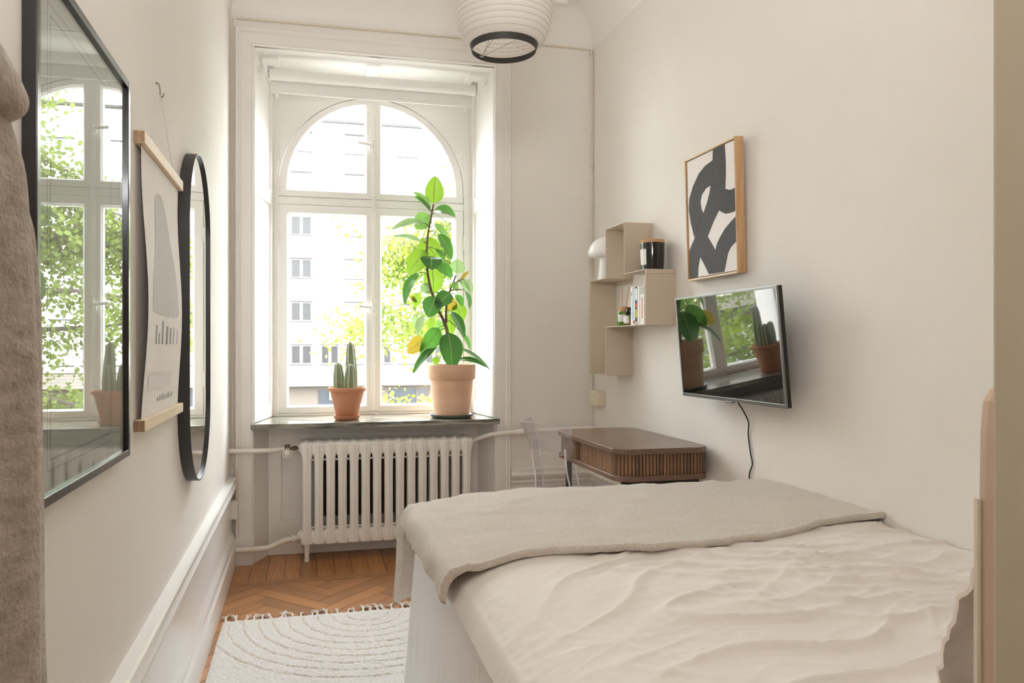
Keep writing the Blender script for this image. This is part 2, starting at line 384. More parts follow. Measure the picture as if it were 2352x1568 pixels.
while bx < 1.7:
    x1 = min(bx + random.uniform(0.5, 0.8), 1.722)
    plank([(bx + GAP, 3.925 + GAP), (x1 - GAP, 3.925 + GAP), (x1 - GAP, 3.985 - GAP), (bx + GAP, 3.985 - GAP)], 0); bx = x1
PW, PL = 0.083, 0.415                                # herringbone field
for i in range(-20, 40):
    for j in range(-30, 40):
        for k in (0, 1):
            # standard herringbone lattice in a frame turned by 45 degrees
            ux, uy = i * PW + j * PL, i * PW - j * PL if False else i * PW
            ox = i * PW + j * (PL); oy = i * PW - j * (PL)
            a = (ox, oy)
            if k == 0: q = [(0, 0), (PL, 0), (PL, PW), (0, PW)]
            else: q = [(0, PW), (PW, PW), (PW, PW + PL), (0, PW + PL)]
            q = [(a[0] + x + (GAP if x == 0 or (k == 1 and x == 0) else -GAP), a[1] + y + (GAP if y == (PW if k else 0) else -GAP)) for x, y in q]
            c = math.cos(PI / 4)
            q = [((x - y) * c + 0.12, (x + y) * c + 1.2) for x, y in q]
            if max(p[1] for p in q) < 2.0 or min(p[1] for p in q) > 3.925 or max(p[0] for p in q) < -0.37 or min(p[0] for p in q) > 1.3: continue
            cp = clip_poly(q, -0.366, 1.3, 2.0, 3.925 - GAP)
            if len(cp) >= 3: plank(cp, PI / 4 if k == 0 else 3 * PI / 4)
g = G().box(XL, 2.0, -1.35, 2.0 - GAP, -0.0125, 0); g.box(1.3 + GAP, 1.724, 2.0, 3.925, -0.0125, 0)
o = obj('plank_field', mesh_of('plank_field', g, 'parquet', (0.6, 2, 0)), (0, 0, 0), fl); o['kind'] = 'stuff'
# walls
single('wall_left', G().box(XL - .15, XL, -1.4, 5.05, -0.1, 3.5), 'wall_paint', (XL, 2, 0), kind='structure', label='plain warm beige wall behind poster and mirror')
single('wall_right', G().box(XR, XR + .2, 0.42, 5.05, -0.1, 3.5), 'wall_paint', (XR, 2, 0), kind='structure', label='plain warm beige wall behind shelf and television')
g = G()
g.box(XL, -0.273, YB, 5.0, -0.1, 3.5); g.box(1.095, XR, YB, 5.0, -0.1, 3.5); g.box(-0.273, 1.095, YB, 5.0, 2.87, 3.5)
g.box(-0.273, 1.095, 4.48, 5.0, -0.1, 0.745)
g.box(-0.273, -0.13, 4.76, 5.0, 0.745, 2.87); g.box(0.97, 1.095, 4.76, 5.0, 0.745, 2.87)
single('wall_back', g, 'wall_paint', (0.6, YB, 0), kind='structure', label='beige window wall')
single('wall_front', G().box(XL, 2.0, -1.45, -1.35, -0.1, 3.5).box(1.9, 2.0, -1.35, 0.42, -0.1, 3.5), 'wall_paint', (0.6, -1.35, 0), kind='structure', label='hallway walls behind the camera')
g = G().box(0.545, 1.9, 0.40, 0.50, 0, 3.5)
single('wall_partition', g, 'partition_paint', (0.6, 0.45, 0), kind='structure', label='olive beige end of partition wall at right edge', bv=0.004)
single('ceiling', G().box(XL - .15, 2.0, -1.4, 5.05, ZC, ZC + .2), 'ceiling_paint', (0.6, 2, ZC), kind='structure', label='white plaster ceiling')
# cove along three walls + plaster moulding
def cove_prof(r=0.17, zb=3.02, n=8):
    pts = [(0, zb - .004)]
    for k in range(n + 1):
        a = PI / 2 * k / n; pts.append((r - r * math.cos(a) + 0.004, zb + (ZC - zb) * math.sin(a)))
    return pts + [(0, ZC + .01)]
cp = cove_prof()
single('trim_1', G().prism([(XL + d, -1.3, z) for d, z in cp], (0, YB + 1.3, 0)), 'ceiling_paint', (XL, 2, 3.02), kind='structure', label='plaster cove above left wall', smooth=40)
single('trim_2', G().prism([(XR - d, 0.5, z) for d, z in cp], (0, YB - 0.5, 0)), 'ceiling_paint', (XR, 2, 3.02), kind='structure', label='plaster cove above right wall', smooth=40)
single('trim_3', G().prism([(XL, YB - d, z) for d, z in cp], (XR - XL, 0, 0)), 'ceiling_paint', (0.6, YB, 3.02), kind='structure', label='plaster cove above window wall', smooth=40)
mp = [(-.035, ZC), (-.03, ZC - .012), (-.018, ZC - .012), (-.014, ZC - .024), (.012, ZC - .024), (.016, ZC - .014), (.03, ZC - .01), (.035, ZC)]
g = G(); x0, x1, y0, y1 = XL + .24, XR - .24, 0.8, YB - .2
g.rings([[(x0 + d, y0 + d, z) for d, z in mp], [(x1 - d, y0 + d, z) for d, z in mp], [(x1 - d, y1 - d, z) for d, z in mp], [(x0 + d, y1 - d, z) for d, z in mp], [(x0 + d, y0 + d, z) for d, z in mp]], True, False)
single('trim_4', g, 'ceiling_paint', (0.6, 2, ZC), kind='structure', label='rectangular plaster moulding on ceiling')
# baseboard + dado rail
bp = [(0, 0), (.035, 0), (.035, .118), (.031, .124), (.026, .14), (.030, .152), (.027, .168), (.017, .19), (.013, .208), (.012, .388), (.021, .391), (.026, .402), (.022, .412), (.029, .42), (.040, .434), (.042, .446), (.035, .457), (.033, .464), (.036, .482), (.030, .488), (0, .49)]
single('baseboard_left', G().prism([(XL + d, -1.3, z) for d, z in bp], (0, 4.275 + 1.3, 0)), 'rail_paint', (XL, 2, 0), kind='structure', label='white glossy baseboard and dado rail on left wall', smooth=30)
single('baseboard_back', G().prism([(1.196, YB - d, z - .012) for d, z in bp], (XR - 1.196, 0, 0)), 'wood_paint', (1.4, YB, 0), kind='structure', label='cream baseboard and rail right of window', smooth=30)
single('baseboard_right', G().prism([(XR - d, 0.5, z - .012) for d, z in bp], (0, YB - 0.5, 0)), 'wood_paint', (XR, 3, 0), kind='structure', label='cream baseboard and rail behind desk', smooth=30)
# window casing
XI0, XI1, ZT = -0.273, 1.095, 2.857
prof = [(0, 0), (0, .02), (.006, .026), (.012, .021), (.017, .025), (.055, .025), (.068, .022), (.072, .028), (.078, .031), (.084, .027), (.094, .03), (.1, .022), (.1, 0)]
def cas(path): return [[(x + sx * wd, YB - d, z + sz * wd) for wd, d in prof] for x, z, sx, sz in path]
g = G().rings(cas([(XI0, 0, -1, 0), (XI0, ZT, -1, 1), (XI1, ZT, 1, 1), (XI1, 0, 1, 0)]))
g.box(XI0 - .101, XI0 + .001, YB - .034, YB, 0, .15); g.box(XI1 - .001, XI1 + .101, YB - .034, YB, 0, .15)
single('trim_5', g, 'wood_paint', (0.4, YB, 0), kind='structure', label='moulded window casing painted off-white', smooth=25)
# reveals (splayed, panelled)
def framed(name, O, U, V, N, W, H, stiles, rails, base, label, th=0.009, slab=0.03):
    O, U, V, N = Vector(O), Vector(U).normalized(), Vector(V).normalized(), Vector(N).normalized()
    g = G()
    def blk(u0, u1, v0, v1, d0, d1):
        b = [O + U * u + V * v + N * d0 for u, v in ((u0, v0), (u1, v0), (u1, v1), (u0, v1))]
        g.hexa(b, [p + N * (d1 - d0) for p in b])
    blk(0, W, 0, H, -slab, 0)
    for a, b in stiles: blk(a, b, 0, H, -.001, th)
    for a, b in rails: blk(0, W, a, b, -.001, th * .98)
    return single(name, g, 'wood_paint', base, kind='structure', label=label, bv=0.004)
YW = 4.70
def reveal(name, a, b, n, label):
    d = Vector((b[0] - a[0], b[1] - a[1], 0)); W = d.length
    framed(name, (a[0], a[1], 0.776), d, (0, 0, 1), n, W, ZT - 0.776, [(0, .055), (W - .06, W)], [(0, .075), (1.27, 1.36), (2.0, ZT - .776)], (a[0], a[1], .776), label)
reveal('trim_6', (XI0 - .004, 4.31), (-0.193, YW), (1, .19, 0), 'panelled left window reveal')
reveal('trim_7', (XI1 + .004, 4.31), (1.049, YW), (-1, .11, 0), 'panelled right window reveal')
framed('trim_8', (XI0 - .03, 4.31, ZT), (1, 0, 0), (0, 1, 0), (0, 0, -1), XI1 - XI0 + .06, YW - 4.31 + .03, [(0, .16), (.66, .74), (1.27, 1.43)], [(0, .07), (.33, .42)], (0.4, 4.31, ZT), 'panelled window soffit with middle rib')
# panelled niche below the sill
framed('trim_9', (-0.205, 4.466, 0), (1, 0, 0), (0, 0, 1), (0, -1, 0), 1.235, 0.745, [(0, .075), (1.16, 1.235)], [(0, .105), (.105, .2), (.645, .745)], (0.4, 4.466, 0), 'panelled niche back behind radiator', th=.012)
single('trim_11', G().box(.06, .87, 4.462, 4.4655, .21, .64), 'slot_shade_brown', (0.4, 4.466, .2), kind='structure', label='dark brown panel colouring in the shade behind radiator')  # dark brown sheet: shade between the radiator columns put into colour
g = G(); g.prism([(XI0 - .02, 4.322, 0), (XI0, 4.322, 0), (-0.2, 4.47, 0), (-0.2, 4.49, 0), (XI0 - .02, 4.49, 0)], (0, 0, .75)); g.prism([(XI1 + .02, 4.322, 0), (XI1 + .02, 4.49, 0), (1.025, 4.49, 0), (1.025, 4.47, 0), (XI1, 4.322, 0)], (0, 0, .75))
single('trim_10', g, 'wood_paint', (0.4, 4.4, 0), kind='structure', label='splayed sides of radiator niche')
o = single('window_sill', G().box(-0.287, 1.114, 4.243, 4.745, 0.746, 0.775), 'marble', (0.41, 4.3, 0.746), 'grey green marble window sill carrying the two plant pots', 'window sill', bv=0.003)

# ================================================================== WINDOW
win = Thing('window_1', (0.417, YW, 0.775), kind='structure', label='white arched casement window')
CX, CZ, RO, RG = 0.4175, 2.168, 0.5735, 0.5135
ZG = 2.187
g = G()                                              # head plate with arched opening, jambs, transom
n = 28; A = []; B = []
xl, xr, zt = -0.20, 1.056, ZT
for k in range(n + 1):
    t = PI * k / n; c, s = math.cos(t), math.sin(t)
    A.append((CX + (RO + .004) * c, CZ + (RO + .004) * s))
    m = min([((xr if c > 0 else xl) - CX) / c if abs(c) > 1e-6 else 1e9, (zt - CZ) / s if s > 1e-6 else 1e9]); B.append((CX + m * c, CZ + m * s))
i = min(range(n + 1), key=lambda k: abs(B[k][0] - xr) + abs(B[k][1] - zt)); B[i] = (xr, zt)
i = min(range(n + 1), key=lambda k: abs(B[k][0] - xl) + abs(B[k][1] - zt)); B[i] = (xl, zt)
g.rings([[(a[0], YW, a[1]), (b[0], YW, b[1]), (b[0], YW + .075, b[1]), (a[0], YW + .075, a[1])] for a, b in zip(A, B)])
g.box(xl, CX - RO - .003, YW, YW + .075, .775, CZ); g.box(CX + RO + .003, xr, YW, YW + .075, .775, CZ)
g.box(xl, xr, YW - .004, YW + .075, .775, .789); g.box(CX - RO - .01, CX + RO + .01, YW + .006, YW + .07, 2.066, 2.113)
win.part('frame', g, 'wood_paint', bv=.002)
def loop_rect(x0, x1, z0, z1, n=10):
    q = [(x0, z0), (x1, z0), (x1, z1), (x0, z1)]; out = []
    for a, b in zip(q, q[1:] + q[:1]):
        for k in range(n): out.append((a[0] + (b[0] - a[0]) * k / n, a[1] + (b[1] - a[1]) * k / n))
    return out
def loop_arch(x_mid, z0, R, zc, side, n=10):
    """quarter-arched loop: side -1 left sash, +1 right sash"""
    ztop = zc + math.sqrt(max(R * R - (x_mid - CX) ** 2, 0)); xs = CX + side * R; out = []
    for k in range(n): out.append((xs + (x_mid - xs) * k / n, z0))
    for k in range(n): out.append((x_mid, z0 + (ztop - z0) * k / n))
    a0 = math.atan2(ztop - zc, x_mid - CX); a1 = 0 if side > 0 else PI
    for k in range(n): t = a0 + (a1 - a0) * k / n; out.append((CX + R * math.cos(t), zc + R * math.sin(t)))
    for k in range(n): out.append((xs, zc + (z0 - zc) * k / n))
    return out
def sash(lo, lg, nm):
    def inset(f): return [(a[0] + (b[0] - a[0]) * f, a[1] + (b[1] - a[1]) * f) for a, b in zip(lo, lg)]
    l1, l2 = inset(.80), inset(.84)
    g = G()
    def ring(pts, y): return [(x, y, z) for x, z in pts]
    g.rings([ring(lo, YW + .05), ring(lo, YW + .003), ring(inset(.06), YW), ring(l1, YW), ring(l2, YW + .007), ring(lg, YW + .016), ring(lg, YW + .05), ring(lo, YW + .05)], True, False)
    s = win.part('sash', g, 'wood_paint', smooth=30)
    g = G(); g.add([(x, YW + .026, z) for x, z in lg] + [(x, YW + .030, z) for x, z in lg],
                   [tuple(range(len(lg)))] + [tuple(range(2 * len(lg) - 1, len(lg) - 1, -1))])
    win.part('pane', g, 'window_glass', parent=s, recalc=False)
sash(loop_rect(CX - RO, .4165, .791, 2.064), loop_rect(-.094, .364, .838, 2.004), 'a')
sash(loop_rect(.4185, CX + RO, .791, 2.064), loop_rect(.471, .931, .838, 2.006), 'b')
sash(loop_arch(.4165, 2.115, RO, CZ, -1), loop_arch(.365, 2.161, RG, ZG, -1), 'c')
sash(loop_arch(.4185, 2.115, RO, CZ, 1), loop_arch(.471, 2.161, RG, ZG, 1), 'd')
win.part('astragal', G().box(.404, .431, YW - .010, YW + .004, .795, 2.735), 'wood_paint', bv=.004)
win.part('closing_rod', G().tube([(.419, YW - .016, .79), (.419, YW - .016, 2.73)], .0045, 8), 'wood_paint', smooth=40)
for z in (2.486, 2.39, 2.135, 2.046, 1.763, 1.48, 1.385, 1.10, .814):
    g = G().box(.402, .436, YW - .019, YW - .009, z - .006, z + .006)
    for dx in (-.014, .014): g.lathe([(.0055, -.022), (.0055, -.014), (.004, -.012)], n=8).xform(Matrix.Translation((.419 + dx, YW, z)) @ Matrix.Rotation(-PI / 2, 4, 'X') @ Matrix.Scale(-1, 4, (0, 0, 1)), len(g.V) - 24)
    win.part('rod_guide', g, 'wood_paint', bv=.0015)
for z in (2.443, 1.437):
    g = G().tube(smooth_path([(.419, YW - .02, z), (.40, YW - .035, z), (.37, YW - .042, z + .004), (.33, YW - .045, z + .009)], 4), [.011] * 4 + [.0085] * 9, 10)
    g.lathe([(.0005, -.012), (.008, -.009), (.0115, 0), (.008, .009), (.0005, .012)], (.328, YW - .045, z + .009), 10)
    g.box(.408, .43, YW - .03, YW - .008, z - .03, z + .028); g.tube([(.395, YW - .03, z - .005), (.395, YW - .03, z - .03)], .007, 8)
    win.part('handle', g, 'wood_paint', smooth=40)
for x, zs in ((CX - RO - .002, (1.86, 1.005, 2.37, 2.195)), (CX + RO + .002, (1.86, 1.005, 2.37, 2.195))):
    for z in zs: win.part('hinge', G().tube([(x, YW - .004, z - .045), (x, YW - .004, z + .045)], .006, 8), 'wood_paint', smooth=40)
win.part('bolt_hook', G().tube(smooth_path([(.419, YW - .016, .80), (.421, YW - .022, .787), (.436, YW - .04, .780), (.44, YW - .05, .784)], 4), .0035, 6), 'wood_paint', smooth=50)
# roller blind
bl = Thing('roller_blind', (0.41, 4.45, 2.757), 'white roller blind rolled up under the window soffit', 'blind')
bl.part('roll', G().tube([(-.196, 4.45, 2.757), (1.009, 4.45, 2.757)], .032, 24), 'blind_cloth', smooth=40)
bl.part('fabric', G().box(-.19, 1.0, 4.478, 4.4795, 2.664, 2.762), 'blind_cloth')
bl.part('bottom_bar', G().box(-.19, 1.0, 4.474, 4.483, 2.661, 2.681), 'blind_cloth', bv=.003)
for x in (-.208, 1.021):
    s = 1 if x < 0 else -1
    g = G().box(min(x, x + s * .002), max(x, x + s * .002), 4.42, 4.485, 2.723, 2.803); g.box(min(x, x + s * .035), max(x, x + s * .035), 4.425, 4.47, 2.795, 2.803)
    b = bl.part('bracket', g, 'white_plastic'); bl.part('clutch', G().tube([(x + s * .002, 4.45, 2.757), (x + s * .012, 4.45, 2.757)], .022, 14), 'steel', parent=b)
for x in (-.158, .955): bl.part('tab', G().box(x - .011, x + .011, 4.472, 4.477, 2.632, 2.664), 'white_plastic', bv=.003)
bl.part('chain', G().tube(smooth_path([(1.026, 4.43, 2.75), (1.045, 4.40, 2.71), (1.064, 4.37, 2.675)], 4), .0012, 5), 'white_plastic')

# ================================================================== RADIATOR AND PIPES
rad = Thing('radiator', (0.46, 4.34, 0), 'white cast iron column radiator below the window sill', 'radiator')
PIT, NS, X0 = 0.0649, 15, 0.012
def section_geo():
    g = G(); h = PIT / 2
    def header(zc, hz, yf, yb, sgn):
        xs = [-h, -h * .8, -h * .55, -h * .3, -h * .12, 0, h * .12, h * .3, h * .55, h * .8, h]; R = []
        for x in xs:
            a = abs(x) / h; k = .010 * (a ** .6)
            ring = []
            for t in range(16):
                an = 2 * PI * t / 16; cy = (yf + yb) / 2; ry = (yb - yf) / 2 - k * .7; rz = hz - k * .8
                c, s = math.cos(an), math.sin(an); e = .55
                ring.append((x, cy + ry * math.copysign(abs(c) ** e, c), zc + rz * math.copysign(abs(s) ** e, s)))
            R.append(ring)
        g.rings(R)
    header(.628, .05, 4.258, 4.425, 1); header(.135, .052, 4.258, 4.425, -1)
    for yc, ry, sx in ((4.286, .027, 1), (4.342, .022, .5), (4.398, .026, .6)):
        R = []
        for z, wx in ((.10, .031), (.15, .0305), (.185, .0255), (.22, .0248), (.38, .0245), (.53, .0248), (.565, .0255), (.60, .0305), (.65, .031)):
            ring = []
            for t in range(20):
                an = 2 * PI * t / 20 + PI / 20; c, s = math.cos(an), math.sin(an)
                ring.append((wx * sx * math.copysign(abs(c) ** .42, c), yc + ry * math.copysign(abs(s) ** .7, s), z))
            R.append(ring)
        g.rings(R)
    g.tube([(0, 4.254, .11), (0, 4.256, .18), (0, 4.2575, .38), (0, 4.256, .58), (0, 4.254, .64)], .004, 6)
    for z in (.565, .187): g.tube([(-h, 4.29, z), (h, 4.29, z)], .006, 6)
    return g
sme = mesh_of('section', section_geo(), 'radiator_paint', (0, 4.34, 0), smooth=50)
for k in range(NS): obj('section', sme, (X0 + PIT * k - .46, 0, 0), rad.o)
for x in (X0, X0 + PIT * (NS - 1)):
    for y in (4.285, 4.40):
        g = G(); R = []
        for z, r in ((.0, .013), (.012, .014), (.03, .012), (.08, .016), (.13, .026)): R.append([(x + r * math.cos(2 * PI * t / 12), y + r * math.sin(2 * PI * t / 12), z) for t in range(12)])
        rad.part('leg', g.rings(R), 'radiator_paint', smooth=50)
for x, s in ((X0 - PIT / 2, -1), (X0 + PIT * (NS - .5), 1)):
    for z in (.628, .135): rad.part('end_plug', G().tube([(x, 4.342, z), (x + s * .008, 4.342, z)], .034, 16).tube([(x, 4.342, z), (x + s * .02, 4.342, z)], .02, 6), 'radiator_paint', smooth=30)
vx = -.094
v = rad.part('valve', G().tube([(X0 - PIT / 2 - .016, 4.33, .628), (vx, 4.315, .628)], .009, 10).tube([(vx + .03, 4.32, .628), (vx + .048, 4.323, .628)], .015, 6).tube([(vx, 4.315, .60), (vx, 4.315, .652)], .015, 12).tube([(vx, 4.32, .62), (vx, 4.28, .614)], .011, 10), 'brass_dark', smooth=40, label='dark brass radiator valve')
g = G().tube([(vx - .003, 4.282, .612), (vx - .003, 4.268, .610)], .012, 16)
for t in range(12):
    a = 2 * PI * t / 12; c, s = math.cos(a), math.sin(a)
    g.tube([(vx - .003 + .010 * c, 4.274, .611 + .010 * s), (vx - .003 + .028 * c, 4.274, .611 + .028 * s)], .0036, 5)
rad.part('wheel_disc', G().tube([(vx - .003, 4.281, .612), (vx - .003, 4.278, .6115)], .023, 20), 'brass_dark', parent=v)
rad.part('wheel', g, 'radiator_paint', smooth=40, parent=v, label='spoked white valve wheel')
def pipe(name, pts, r, label, extra=None):
    p = smooth_path(pts, 6); g = G().tube(p, r, 14)
    t = Thing(name, pts[0], label, 'pipe'); t.part('tube', g, 'pipe_paint', smooth=40)
    for a, b, rr in extra or []: t.part('coupling', G().tube([a, b], rr, 12), 'pipe_paint', smooth=30)
pipe('heating_pipe', [(-.402, 4.252, .632), (-.28, 4.252, .630), (-.2, 4.268, .628), (-.14, 4.295, .628), (-.112, 4.305, .628)], .0135, 'white heating pipe running from left wall to the radiator valve')
pipe('heating_pipe', [(-.375, 4.25, .094), (-.25, 4.25, .095), (-.19, 4.255, .099), (-.145, 4.28, .112), (-.1, 4.315, .118), (-.03, 4.342, .122)], .0145, 'bent white return pipe low at the left foot of the radiator',
     [((-.075, 4.325, .12), (-.055, 4.333, .121), .021), ((-.05, 4.335, .121), (-.035, 4.341, .122), .017)])
pipe('heating_pipe', [(.955, 4.342, .632), (1.0, 4.318, .655), (1.06, 4.272, .680), (1.12, 4.252, .690), (1.25, 4.252, .695), (1.5, 4.252, .702), (1.70, 4.252, .706)], .0135, 'white heating pipe curving from the radiator behind the clear chair',
     [((1.205, 4.252, .693), (1.262, 4.252, .696), .019), ((1.255, 4.252, .6955), (1.266, 4.252, .696), .022)])
# cables and electrical boxes
t = Thing('wall_cable', (1.70, 4.30, .70), 'thin beige cable clipped along the top of the window wall and down the right corner', 'cable')
t.part('cable', G().tube(smooth_path([(-.366, 4.312, 3.004), (.2, 4.312, 3.008), (.9, 4.312, 3.012), (1.66, 4.312, 3.016), (1.70, 4.310, 2.985), (1.712, 4.308, 2.93), (1.712, 4.308, 2.0), (1.712, 4.308, 1.2), (1.712, 4.305, .94)], 5), .005, 8), 'cable_paint', smooth=50)
t.part('cable_end', G().tube([(1.712, 4.29, .85), (1.712, 4.30, .72)], .004, 6), 'cable_paint', smooth=50)
for z in (2.75, 2.3, 1.75, 1.25): t.part('clip', G().box(1.703, 1.7249, 4.298, 4.319, z - .003, z + .003), 'cable_paint')
t = Thing('corner_cable', (-.385, 4.30, .37), 'thin painted cable in the left corner running down to a small junction box', 'cable')
t.part('cable', G().tube(smooth_path([(-.384, 4.306, 3.0), (-.384, 4.306, 2.2), (-.384, 4.306, 1.2), (-.384, 4.300, .62), (-.372, 4.285, .55), (-.352, 4.272, .50), (-.352, 4.268, .42), (-.355, 4.262, .345)], 5), .004, 6), 'cable_paint', smooth=50)
t.part('lower_cable', G().tube(smooth_path([(-.366, 4.266, .28), (-.364, 4.27, .24), (-.368, 4.28, .215), (-.378, 4.29, .20)], 4), .0035, 6), 'cable_paint', smooth=50)
t = Thing('junction_box', (-.376, 4.268, .262), 'small white junction box in the left corner above the baseboard', 'electrical box')
t.part('body', G().box(-.387, -.356, 4.245, 4.285, .262, .362), 'white_plastic', bv=.003)
t.part('lid', G().box(-.388, -.355, 4.243, 4.2465, .266, .358), 'white_plastic', bv=.001)
t = Thing('power_outlet', (1.70, 4.19, .845), 'cream four-way socket box in the corner under the wall shelf', 'outlet')
t.part('body', G().box(1.673, 1.7249, 4.132, 4.252, .848, .936), 'cream_plastic', bv=.004)
for y in (4.165, 4.22):
    for z in (.871, .914):
        s = t.part('socket', G().tube([(1.674, y, z), (1.671, y, z)], .0185, 16), 'cream_plastic', smooth=30)
        t.part('socket_hole', G().tube([(1.6712, y - .007, z), (1.6706, y - .007, z)], .004, 8).tube([(1.6712, y + .007, z), (1.6706, y + .007, z)], .004, 8), 'socket_hole', parent=s)
# ================================================================== BED
bed = Thing('bed', (1.04, 1.5, 0), 'double bed with white cotton skirt along the right wall', 'bed')
BX0, BX1, BY0, BY1 = 0.375, 1.715, 0.60, 2.56
bed.part('box_base', G().box(BX0 + .03, BX1, BY0, BY1 - .02, .12, .36), 'mattress_ticking', bv=.02)
bed.part('mattress', G().box(BX0 + .015, BX1, BY0, BY1 - .01, .36, .575), 'mattress_ticking', bv=.05)
for x, y in ((BX0 + .1, BY0 + .1), (BX1 - .1, BY0 + .1), (BX0 + .1, BY1 - .12), (BX1 - .1, BY1 - .12)): bed.part('leg', G().lathe([(.025, 0), (.025, .12)], (x, y, 0), 12), 'black_metal')
# skirt: side and foot, hanging to the floor with shallow folds
def skirt():
    path = []; n1, n2 = 150, 90
    r = .05
    for k in range(n1 + 1): path.append((BX0, BY0 + (BY1 - r - BY0) * k / n1, -1, 0))
    for k in range(1, 9):
        a = PI / 2 * k / 8; path.append((BX0 + r - r * math.cos(a), BY1 - r + r * math.sin(a), -math.cos(a), math.sin(a)))
    for k in range(1, n2 + 1): path.append((BX0 + r + (BX1 - BX0 - r) * k / n2, BY1, 0, 1))
    P = np.array(path); s = np.cumsum(np.r_[0, np.hypot(np.diff(P[:, 0]), np.diff(P[:, 1]))])
    zz = np.linspace(.578, .017, 40); out = []
    X = np.zeros((len(P), 40)); Y = X.copy(); Z = X.copy()
    for j, z in enumerate(zz):
        d = (.585 - z) / .585
        f = .004 + .030 * d + d * (.010 * pn(s * 7, s * 0 + z * .8, 3) + .005 * pn(s * 22, s * 0 + z * 1.2, 5)) + .0015 * pn(s * 60, s * 0 + z, 6)
        corner = np.exp(-((s - s[n1 + 4]) / .05) ** 2); f = f + .03 * d * corner
        X[:, j] = P[:, 0] + P[:, 2] * f; Y[:, j] = P[:, 1] + P[:, 3] * f; Z[:, j] = z
    return npgrid(X, Y, Z)
bed.part('skirt', skirt(), 'skirt_cotton', smooth=180)
# upholstered headboard
g = G(); pts = []
for k in range(9): a = PI * k / 16; pts.append((.615 + .06 * (1 - math.cos(a)) if False else .615, 0))
hb = [(.605, .30), (.605, 1.06), (.606, 1.12), (.609, 1.15), (.616, 1.165), (.64, 1.17), (1.66, 1.17), (1.69, 1.15), (1.71, 1.11), (1.715, 1.05), (1.715, .30)]
bed.part('headboard', G().prism([(x, .505, z) for x, z in hb], (0, .070, 0)), 'headboard_linen', bv=.014, label='linen covered headboard')
bed.part('headboard_seam', G().tube([(.604, .512, .42), (.604, .512, 1.06)], .003, 6).tube([(.6045, .569, .42), (.6045, .569, 1.06)], .003, 6), 'pillow_linen', label='pale piping on headboard edge')
# duvet
def duvet_top(X, Y):
    u = (X - .36)
    e = 1 - np.exp(-np.clip(u, 0, 2) / .085)
    base = .585 + .085 * e
    base = base + .012 * pn(X * 1.8, Y * 1.8, 1)
    base = base - .01 * sstep(1.62, 1.73, X) 
    # long creases running across the bed, warped, plus short star creases
    wx = X + .10 * pn(X * 2.2, Y * 2.2, 2); wy = Y + .07 * pn(X * 2.6, Y * 2.6, 4)
    a = .30; p = wx * math.cos(a) + wy * math.sin(a); q = -wx * math.sin(a) + wy * math.cos(a)
    r1 = 1 - np.abs(pn(p * 2.0, q * 8.5, 8)) * 2.2; r1 = np.clip(r1, 0, 1) ** 3
    r2 = 1 - np.abs(pn(p * 3.4, q * 15, 9)) * 2.4; r2 = np.clip(r2, 0, 1) ** 3
    a2 = -.45; p2 = wx * math.cos(a2) + wy * math.sin(a2); q2 = -wx * math.sin(a2) + wy * math.cos(a2)
    r3 = np.clip(1 - np.abs(pn(p2 * 2.6, q2 * 11, 12)) * 2.3, 0, 1) ** 3
    r4 = np.clip(1 - np.abs(pn(p * 6 + 3, q * 26, 17)) * 2.6, 0, 1) ** 2.5
    m1 = sstep(-.25, .35, pn(X * 1.9, Y * 1.9, 14)); m2 = sstep(-.2, .4, pn(X * 2.3 + 5, Y * 2.3, 15))
    soft = sstep(.40, .75, X)
    wr = (.013 * r1 * (.35 + .65 * m1) + .006 * r2 * m2 + .010 * r3 * (1 - m1) + .0018 * r4) * (.25 + .75 * soft)
    return base + wr + .0012 * pn(X * 40, Y * 40, 20)
xs = np.r_[np.linspace(0, .12, 30), np.linspace(.125, 1.36, 230)]
ys = np.linspace(.62, 2.55, 330)
XX, YY = np.meshgrid(xs + .36, ys, indexing='ij')
ZZ = duvet_top(XX, YY); d = XX - .36
XX = XX - .006 * np.cos(np.clip(d / .03, 0, 1) * PI / 2); ZZ = np.where(d < .02, ZZ - (.02 - d) * 1.4, ZZ)
ft = sstep(2.44, 2.55, YY); ZZ = ZZ - .05 * ft
# closed: a thin underside
g = npgrid(XX, YY, ZZ); n, m = XX.shape
border = [i * m for i in range(n)] + [(n - 1) * m + j for j in range(1, m)] + [i * m + m - 1 for i in range(n - 2, -1, -1)] + [j for j in range(m - 2, 0, -1)]
g.rings([[g.V[i] for i in border], [(min(max(g.V[i][0], .372), 1.715), g.V[i][1], min(.578, g.V[i][2] - .004)) for i in border]], True, False)
single('duvet', g, 'duvet_linen', (1.04, 1.6, .58), 'creased sand beige duvet spread over the bed', 'duvet', smooth=180)
